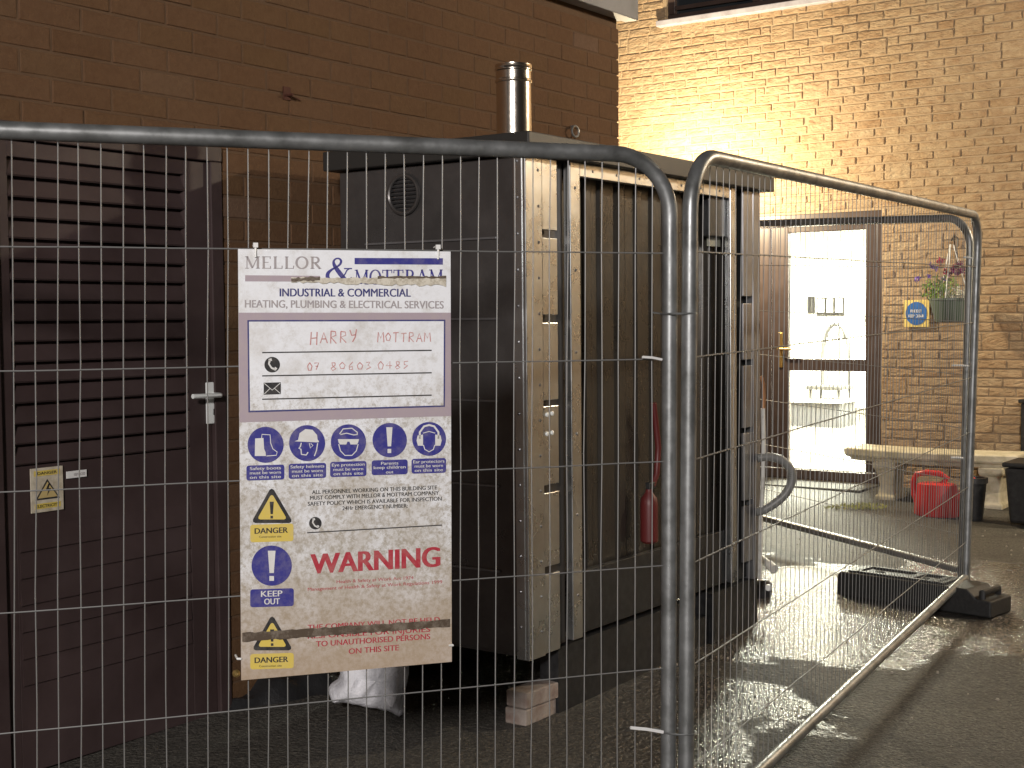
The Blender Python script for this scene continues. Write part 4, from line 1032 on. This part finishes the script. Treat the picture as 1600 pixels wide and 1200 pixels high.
def leg(a, g0):
    m = MB(); H = zt - .097 - g0
    pr_ = [(0, .085, .15), (.12, .085, .15), (.15, .062, .13), (.40, .055, .115), (.62, .068, .13), (.78, .078, .15), (.84, .095, .17), (1, .095, .17)]
    vs = []; fs = []
    for h_, ha, hb in pr_:
        for sa, sb in ((-1, -1), (1, -1), (1, 1), (-1, 1)): vs.append(W2(a + sa * ha, bB - .02 + sb * hb, g0 + h_ * H))
    for i in range(len(pr_) - 1):
        for k in range(4): fs.append((i * 4 + k, i * 4 + (k + 1) % 4, i * 4 + 4 + (k + 1) % 4, i * 4 + 4 + k))
    fs += [(3, 2, 1, 0), tuple(range(len(vs) - 4, len(vs)))]
    m.add(vs, fs).build('leg', 'concrete', bench, bevel=.012)
for px_ in (1391, 1556):
    a = W2.px(px_, 760, bB)[0]; q = W2(a, bB, 0); leg(a, gz(q.x, q.y) - .01)
# watering can
pc = ground(1464, 806); WC = Fr((pc.x, pc.y, gz(pc.x, pc.y)), d2, n2)
t = thing('watering_can', WC(0, 0, 0), 'red plastic watering can standing under the stone bench', 'watering can')
MB().lathe(WC, [(.14, 0), (.15, .01), (.148, .12), (.138, .19), (.130, .235), (.11, .245), (.02, .247)], 28, 1.12, .66).build('body', 'red', t, smooth=True)
MB().tube([WC(.03, 0, .235), WC(.075, 0, .285), WC(.02, 0, .315), WC(-.08, 0, .318), WC(-.155, 0, .30), WC(-.182, 0, .24), WC(-.172, 0, .15), WC(-.15, 0, .09), WC(-.12, 0, .06)], .022, 12).build('handle', 'red', t, smooth=True)
MB().tube([WC(.09, 0, .10), WC(.16, 0, .15), WC(.215, 0, .24), WC(.235, 0, .275)], [.034, .026, .020, .018], 12).build('spout', 'red', t, smooth=True)
MB().lathe(Fr(WC(.235, 0, .272), Vector(d2) * .9 - UP * .3, n2, UP * .9 + Vector(d2) * .4), [(.018, 0), (.032, .03), (.034, .035)], 14).build('rose', 'red', t, smooth=True)
# black items to its right
pb = ground(1522, 812); WB = Fr((pb.x, pb.y, gz(pb.x, pb.y)), d2, n2)
t = thing('black_plant_pot', WB(0, 0, 0), 'black plastic plant pot under the bench, right of the red watering can', 'plant pot')
MB().lathe(WB, [(.06, 0), (.085, .27), (.095, .27), (.095, .31), (.075, .31), (.07, .25)], 20).build('pot', 'black', t, smooth=True)
pb = ground(1622, 822); WB = Fr((pb.x, pb.y, gz(pb.x, pb.y)), d2, n2)
t = thing('wheelie_bin', WB(0, 0, 0), 'black bin at the right edge, beside the end of the stone bench', 'bin')
m = MB(); vs = []
bw = .185
for z, k in ((0.03, .85), (.42, 1.0)):
    for sa, sb in ((-1, -1), (1, -1), (1, 1), (-1, 1)): vs.append(WB(sa * bw * k, sb * bw * k, z))
m.add(vs, [(3, 2, 1, 0), (4, 5, 6, 7), (0, 1, 5, 4), (1, 2, 6, 5), (2, 3, 7, 6), (3, 0, 4, 7)]); m.build('body', 'black', t, bevel=.02)
MB().box(WB, -bw - .015, bw + .015, -bw - .015, bw + .015, .425, .46).build('lid', 'black', t, bevel=.012)
# dark post at the far right behind it
a0 = W2.px(1592, 700, .15)[0]; c1_ = W2.px(1592, 624, .15)[1]
t = thing('black_service_box', W2(a0 + .1, .15, gb), 'black upright service box on the lit wall at the right edge', 'service box')
MB().box(W2, a0 + .01, a0 + .40, .03, .15, gb - .02, c1_ - .03).build('cabinet', 'black', t, bevel=.01)
MB().box(W2, a0 - .005, a0 + .415, .028, .17, c1_ - .028, c1_).build('lid', 'black', t, bevel=.006)
# hanging planter
PBB = .28
pa, pz = W2.px(1486, 466, PBB); pz0 = W2.px(1486, 503, PBB)[1]
PF = Fr(W2(pa, PBB, pz0), d2, n2)
pl = thing('hanging_planter', PF(0, 0, 0), 'dark green hanging planter with violet and crimson flowers, on the lit brick wall', 'hanging planter')
ph = pz - pz0
MB().lathe(PF, [(.115, 0), (.125, .01), (.165, ph - .02), (.175, ph - .015), (.175, ph), (.155, ph), (.15, ph - .03)], 26).build('pot', 'pot', pl, smooth=True)
br = MB(); zt_ = W2.px(1480, 380, PBB)[1] - pz0
br.tube([PF(-.03, -PBB + .02, zt_ - .02), PF(-.03, -PBB + .02, zt_ + .05), PF(-.01, -.1, zt_ + .06), PF(0, 0, zt_ + .02)], .007, 8)
br.tube([PF(-.03, -PBB + .02, zt_ - .10), PF(-.01, -.08, zt_ + .05)], .005, 6)
br.build('wall_bracket', 'black', pl)
ch = MB()
for sx, sy in ((-.12, -.08), (.12, -.08), (0, .14)): ch.tube([PF(sx, sy, ph), PF(sx * .1, sy * .1, zt_ - .01)], .0045, 6)
ch.build('chain', 'white', pl)
rng = random.Random(11)
def leaves(center, rad, n, size, name, m_, par, sq=1):
    mb = MB()
    for _ in range(n):
        v = Vector((rng.gauss(0, 1), rng.gauss(0, 1), rng.gauss(0, 1))).normalized() * rng.random() ** .5
        p_ = Vector(center) + Vector((v.x * rad[0], v.y * rad[1], v.z * rad[2]))
        u = Vector((rng.uniform(-1, 1), rng.uniform(-1, 1), rng.uniform(-1, 1))).normalized(); w_ = u.orthogonal().normalized(); s_ = size * rng.uniform(.6, 1.2)
        mb.add([p_ - u * s_, p_ + w_ * s_ * .5, p_ + u * s_, p_ - w_ * s_ * .5], [(0, 1, 2, 3)])
    return mb.build(name, m_, par)
leaves(PF(-.08, .02, ph + .07), (.16, .14, .12), 420, .020, 'foliage', 'leaf', pl)
leaves(PF(.09, .05, ph + .03), (.12, .13, .06), 150, .020, 'silver_foliage', 'leaf_grey', pl)
def flower(px_, py_, m_, r_, n=22):
    a, c = W2.px(px_, py_, PBB + .05); leaves(W2(a, PBB + .05, c), (r_, r_, r_), n, r_ * .6, 'flower', m_, pl)
for q in ((1462, 420, 'pet_violet', .024), (1478, 424, 'pet_red', .026), (1500, 412, 'pet_purple', .03), (1475, 436, 'pet_violet', .02), (1434, 436, 'pet_violet', .026), (1456, 415, 'pet_violet', .026), (1452, 432, 'pet_violet', .022), (1470, 408, 'pet_red', .03), (1491, 418, 'pet_red', .03), (1496, 424, 'pet_purple', .045), (1485, 426, 'pet_purple', .035), (1505, 421, 'pet_purple', .035)): flower(*q)
# low weeds by the bench leg
w_ = leaves(ground(1340, 795) + Vector((0, 0, .02)), (.26, .10, .02), 200, .018, 'weeds', 'leaf_dead', None); w_['kind'] = 'stuff'; w_['label'] = 'low yellow green weeds on the paving below the glazed door'; 
# threshold strip
pa = W2.px(1180, 760)[0]
o = MB().box(W2, dl - .1, .02, .03, .5, gb - .2, gb + .03).build('door_mat', mat('worn_mat', (.075, .07, .06), .9, bump=(80, .5, .004)), None, bevel=.01); tag(o, 'long dark mat on the ground in front of the glazed door', 'mat')

# ------------------------------------------------------------------ pipes by the cabinet end
PD = KF(CL, 0, 0).y - .06
def cpt(px_, py_, D=None): return at(px_ + 3, py_, D or PD)
t = MB(); t.tube([cpt(1189, 638), cpt(1190, 700), cpt(1189, 760), cpt(1186, 800), cpt(1185, 850), cpt(1184, 905)], .0115, 10)
t0 = thing('white_waste_pipe', cpt(1184, 905), 'thin white pipe with a copper upper end, beside the right end of the cabinet', 'pipe')
t.build('pipe', 'white_dirty', t0, smooth=True)
MB().tube([cpt(1186, 588), cpt(1190, 600), cpt(1191, 620), cpt(1190, 640)], .008, 8).build('copper_tail', 'copper', t0, smooth=True)
hp_ = [cpt(1180, 716), cpt(1200, 714), cpt(1220, 720), cpt(1233, 735), cpt(1234, 752), cpt(1224, 772), cpt(1207, 787), cpt(1190, 797), cpt(1178, 800)]
hp_ = smoothpts(hp_, 10)
o = MB().tube(hp_, [.021 + .002 * (k % 2) for k in range(len(hp_))], 14).build('flexible_hose', 'hose', smooth=True); tag(o, 'grey ribbed flexible hose looping out from the right end of the cabinet', 'hose')
p0 = at(1189, 872, 7.4); p1 = at(1208, 888, 7.3)
t0 = thing('pipe_coupling', p0, 'pale plastic pipe coupling lying by the right end of the cabinet', 'pipe fitting')
MB().tube([p0, p1], .020, 14).build('barrel', 'white_dirty', t0, smooth=True); MB().tube([p0 + (p1 - p0) * .7, p1 + (p1 - p0) * .1], .026, 14).build('collar', 'white_dirty', t0, smooth=True)
p0 = ground(1192, 932); VF = Fr((p0.x, p0.y, p0.z), (1, 0, 0), (0, 1, 0))
t0 = thing('drain_valve', p0, 'black drain valve with bright outlets at the foot of the cabinet', 'valve')
MB().lathe(VF, [(.045, 0), (.05, .02), (.05, .07), (.03, .09), (.02, .095)], 16).build('body', 'black', t0, smooth=True)
MB().tube([VF(-.05, -.02, .05), VF(-.09, -.05, .05)], .016, 10).build('outlet', 'white', t0, smooth=True); MB().lathe(Fr(VF(.02, -.045, .06), (1, 0, 0), UP, (0, -1, 0)), [(.018, 0), (.018, .015)], 12).build('outlet', 'white', t0)

# ------------------------------------------------------------------ loose bricks, sack, polythene
gp = ground(822, 1136)
def loose(z0, ang, off, lab):
    a = Vector((math.cos(ang), math.sin(ang), 0)); b_ = Vector((-a.y, a.x, 0)); F_ = Fr((gp.x + off[0], gp.y + off[1], z0), a, b_)
    o = MB().box(F_, 0, .215, 0, .1025, 0, .065).build('brick', 'loose_brick', None, bevel=.006); tag(o, lab, 'brick', 'loose bricks under the cabinet corner')
gq = gz(gp.x, gp.y)
loose(gq + .0, AN + R(19), (0, 0), 'lower of the two loose pale bricks stacked under the cabinet corner')
loose(gq + .067, AN + R(16), (.002, .004), 'upper of the two loose pale bricks stacked under the cabinet corner')
# white sack slumped behind the board
sp = ground(600, 1128); 
S = [(-.20, 0.075), (-.205, .12), (-.17, .16), (-.16, .28), (-.02, .34), (.10, .32), (.115, .18), (.095, .06), (.075, .0), (.03, .01), (-.06, .045), (-.14, .062)]
SFm = Fr((sp.x, sp.y, gz(sp.x, sp.y)), (.97, .2, 0), (-.2, .97, 0))
mb = MB(); nA = 40; nB = 14; rngs = random.Random(5)
# outline resampled, swept to a puffy form
def outline(u):
    n = len(S); x = u * n; i = int(x) % n; f_ = x - int(x); p0, p1, p2, p3 = S[i - 1], S[i], S[(i + 1) % n], S[(i + 2) % n]
    return tuple(.5 * ((2 * p1[k]) + (-p0[k] + p2[k]) * f_ + (2 * p0[k] - 5 * p1[k] + 4 * p2[k] - p3[k]) * f_ ** 2 + (-p0[k] + 3 * p1[k] - 3 * p2[k] + p3[k]) * f_ ** 3) for k in (0, 1))
cx, cz = -.03, .17; vs = []; fs = []
for j in range(nB + 1):
    ph_ = -math.pi / 2 + math.pi * j / nB; kk = math.cos(ph_) ** .55 if math.cos(ph_) > 1e-6 else .02; dp = math.sin(ph_) * .11
    for i in range(nA):
        ox, oz = outline(i / nA); wv = 1 + .02 * math.sin(i * .9 + j * .6) * kk + .02 * math.sin(i * .5 - j * .8)
        x = cx + (ox - cx) * kk * wv; z = cz + (oz - cz) * kk * wv; vs.append(SFm(x, dp + .10 + .009 * math.sin(x * 45 + z * 30) + .007 * math.sin(x * 80 - z * 60), max(.0, z)))
for j in range(nB):
    for i in range(nA): fs.append((j * nA + i, j * nA + (i + 1) % nA, (j + 1) * nA + (i + 1) % nA, (j + 1) * nA + i))
fs.append(tuple(range(nA))[::-1]); fs.append(tuple(nB * nA + i for i in range(nA)))
o = mb.add(vs, fs).build('white_sack', 'sack', None, smooth=True); tag(o, 'crumpled white sack slumped on the ground below the site board', 'sack')
# black polythene heaped along the foot of the dark wall
vs = []; fs = []; nx_, ny_ = 70, 16; rngp = random.Random(8)
q0, q1 = ground(-60, 1185), ground(560, 1085)
for i in range(nx_ + 1):
    for j in range(ny_ + 1):
        u = i / nx_; v_ = j / ny_; base_ = q0.lerp(q1, u); n_v = Vector((-.42, .9, 0)); p_ = base_ + n_v * (.05 + .60 * v_ * (1 - .35 * u))
        hgt_ = .16 * math.sin(math.pi * v_) ** .8 * (.6 + .4 * math.sin(u * 9 + 1)) * (1 - .3 * u) + .018 * math.sin(u * 40 + v_ * 9) + .014 * math.sin(v_ * 22 - u * 25)
        if j in (0, ny_) or i in (0, nx_): hgt_ = -.01
        vs.append((p_.x, p_.y, gz(p_.x, p_.y) + max(-.01, hgt_)))
for i in range(nx_):
    for j in range(ny_): a = i * (ny_ + 1) + j; fs.append((a, a + ny_ + 1, a + ny_ + 2, a + 1))
o = MB().add(vs, fs).build('polythene_sheet', 'sheet', None, smooth=True); tag(o, 'black polythene sheet heaped on the ground in front of the maroon door', 'plastic sheet')
# stray stones and leaves on the asphalt
rs = random.Random(21)
stones = MB()
for k in range(260):
    x = rs.uniform(.7, 4.0); y = rs.uniform(4.4, 9.5); r_ = rs.uniform(.003, .010) * (2.2 if k % 23 == 0 else 1); c = Vector((x, y, gz(x, y) + r_ * .3))
    vv = [c + Vector((r_ * math.cos(a) * rs.uniform(.7, 1.3), r_ * math.sin(a) * rs.uniform(.7, 1.3), 0)) for a in [math.pi * 2 * i / 6 for i in range(6)]]
    stones.add([v - Vector((0, 0, r_)) for v in vv] + [v.lerp(c, .4) + Vector((0, 0, r_ * .6)) for v in vv], [(i, (i + 1) % 6, 6 + (i + 1) % 6, 6 + i) for i in range(6)] + [tuple(range(6, 12))])
o = stones.build('grit', mat('grit', (.30, .27, .22), .8)); o['kind'] = 'stuff'; o['label'] = 'loose grit scattered over the asphalt'
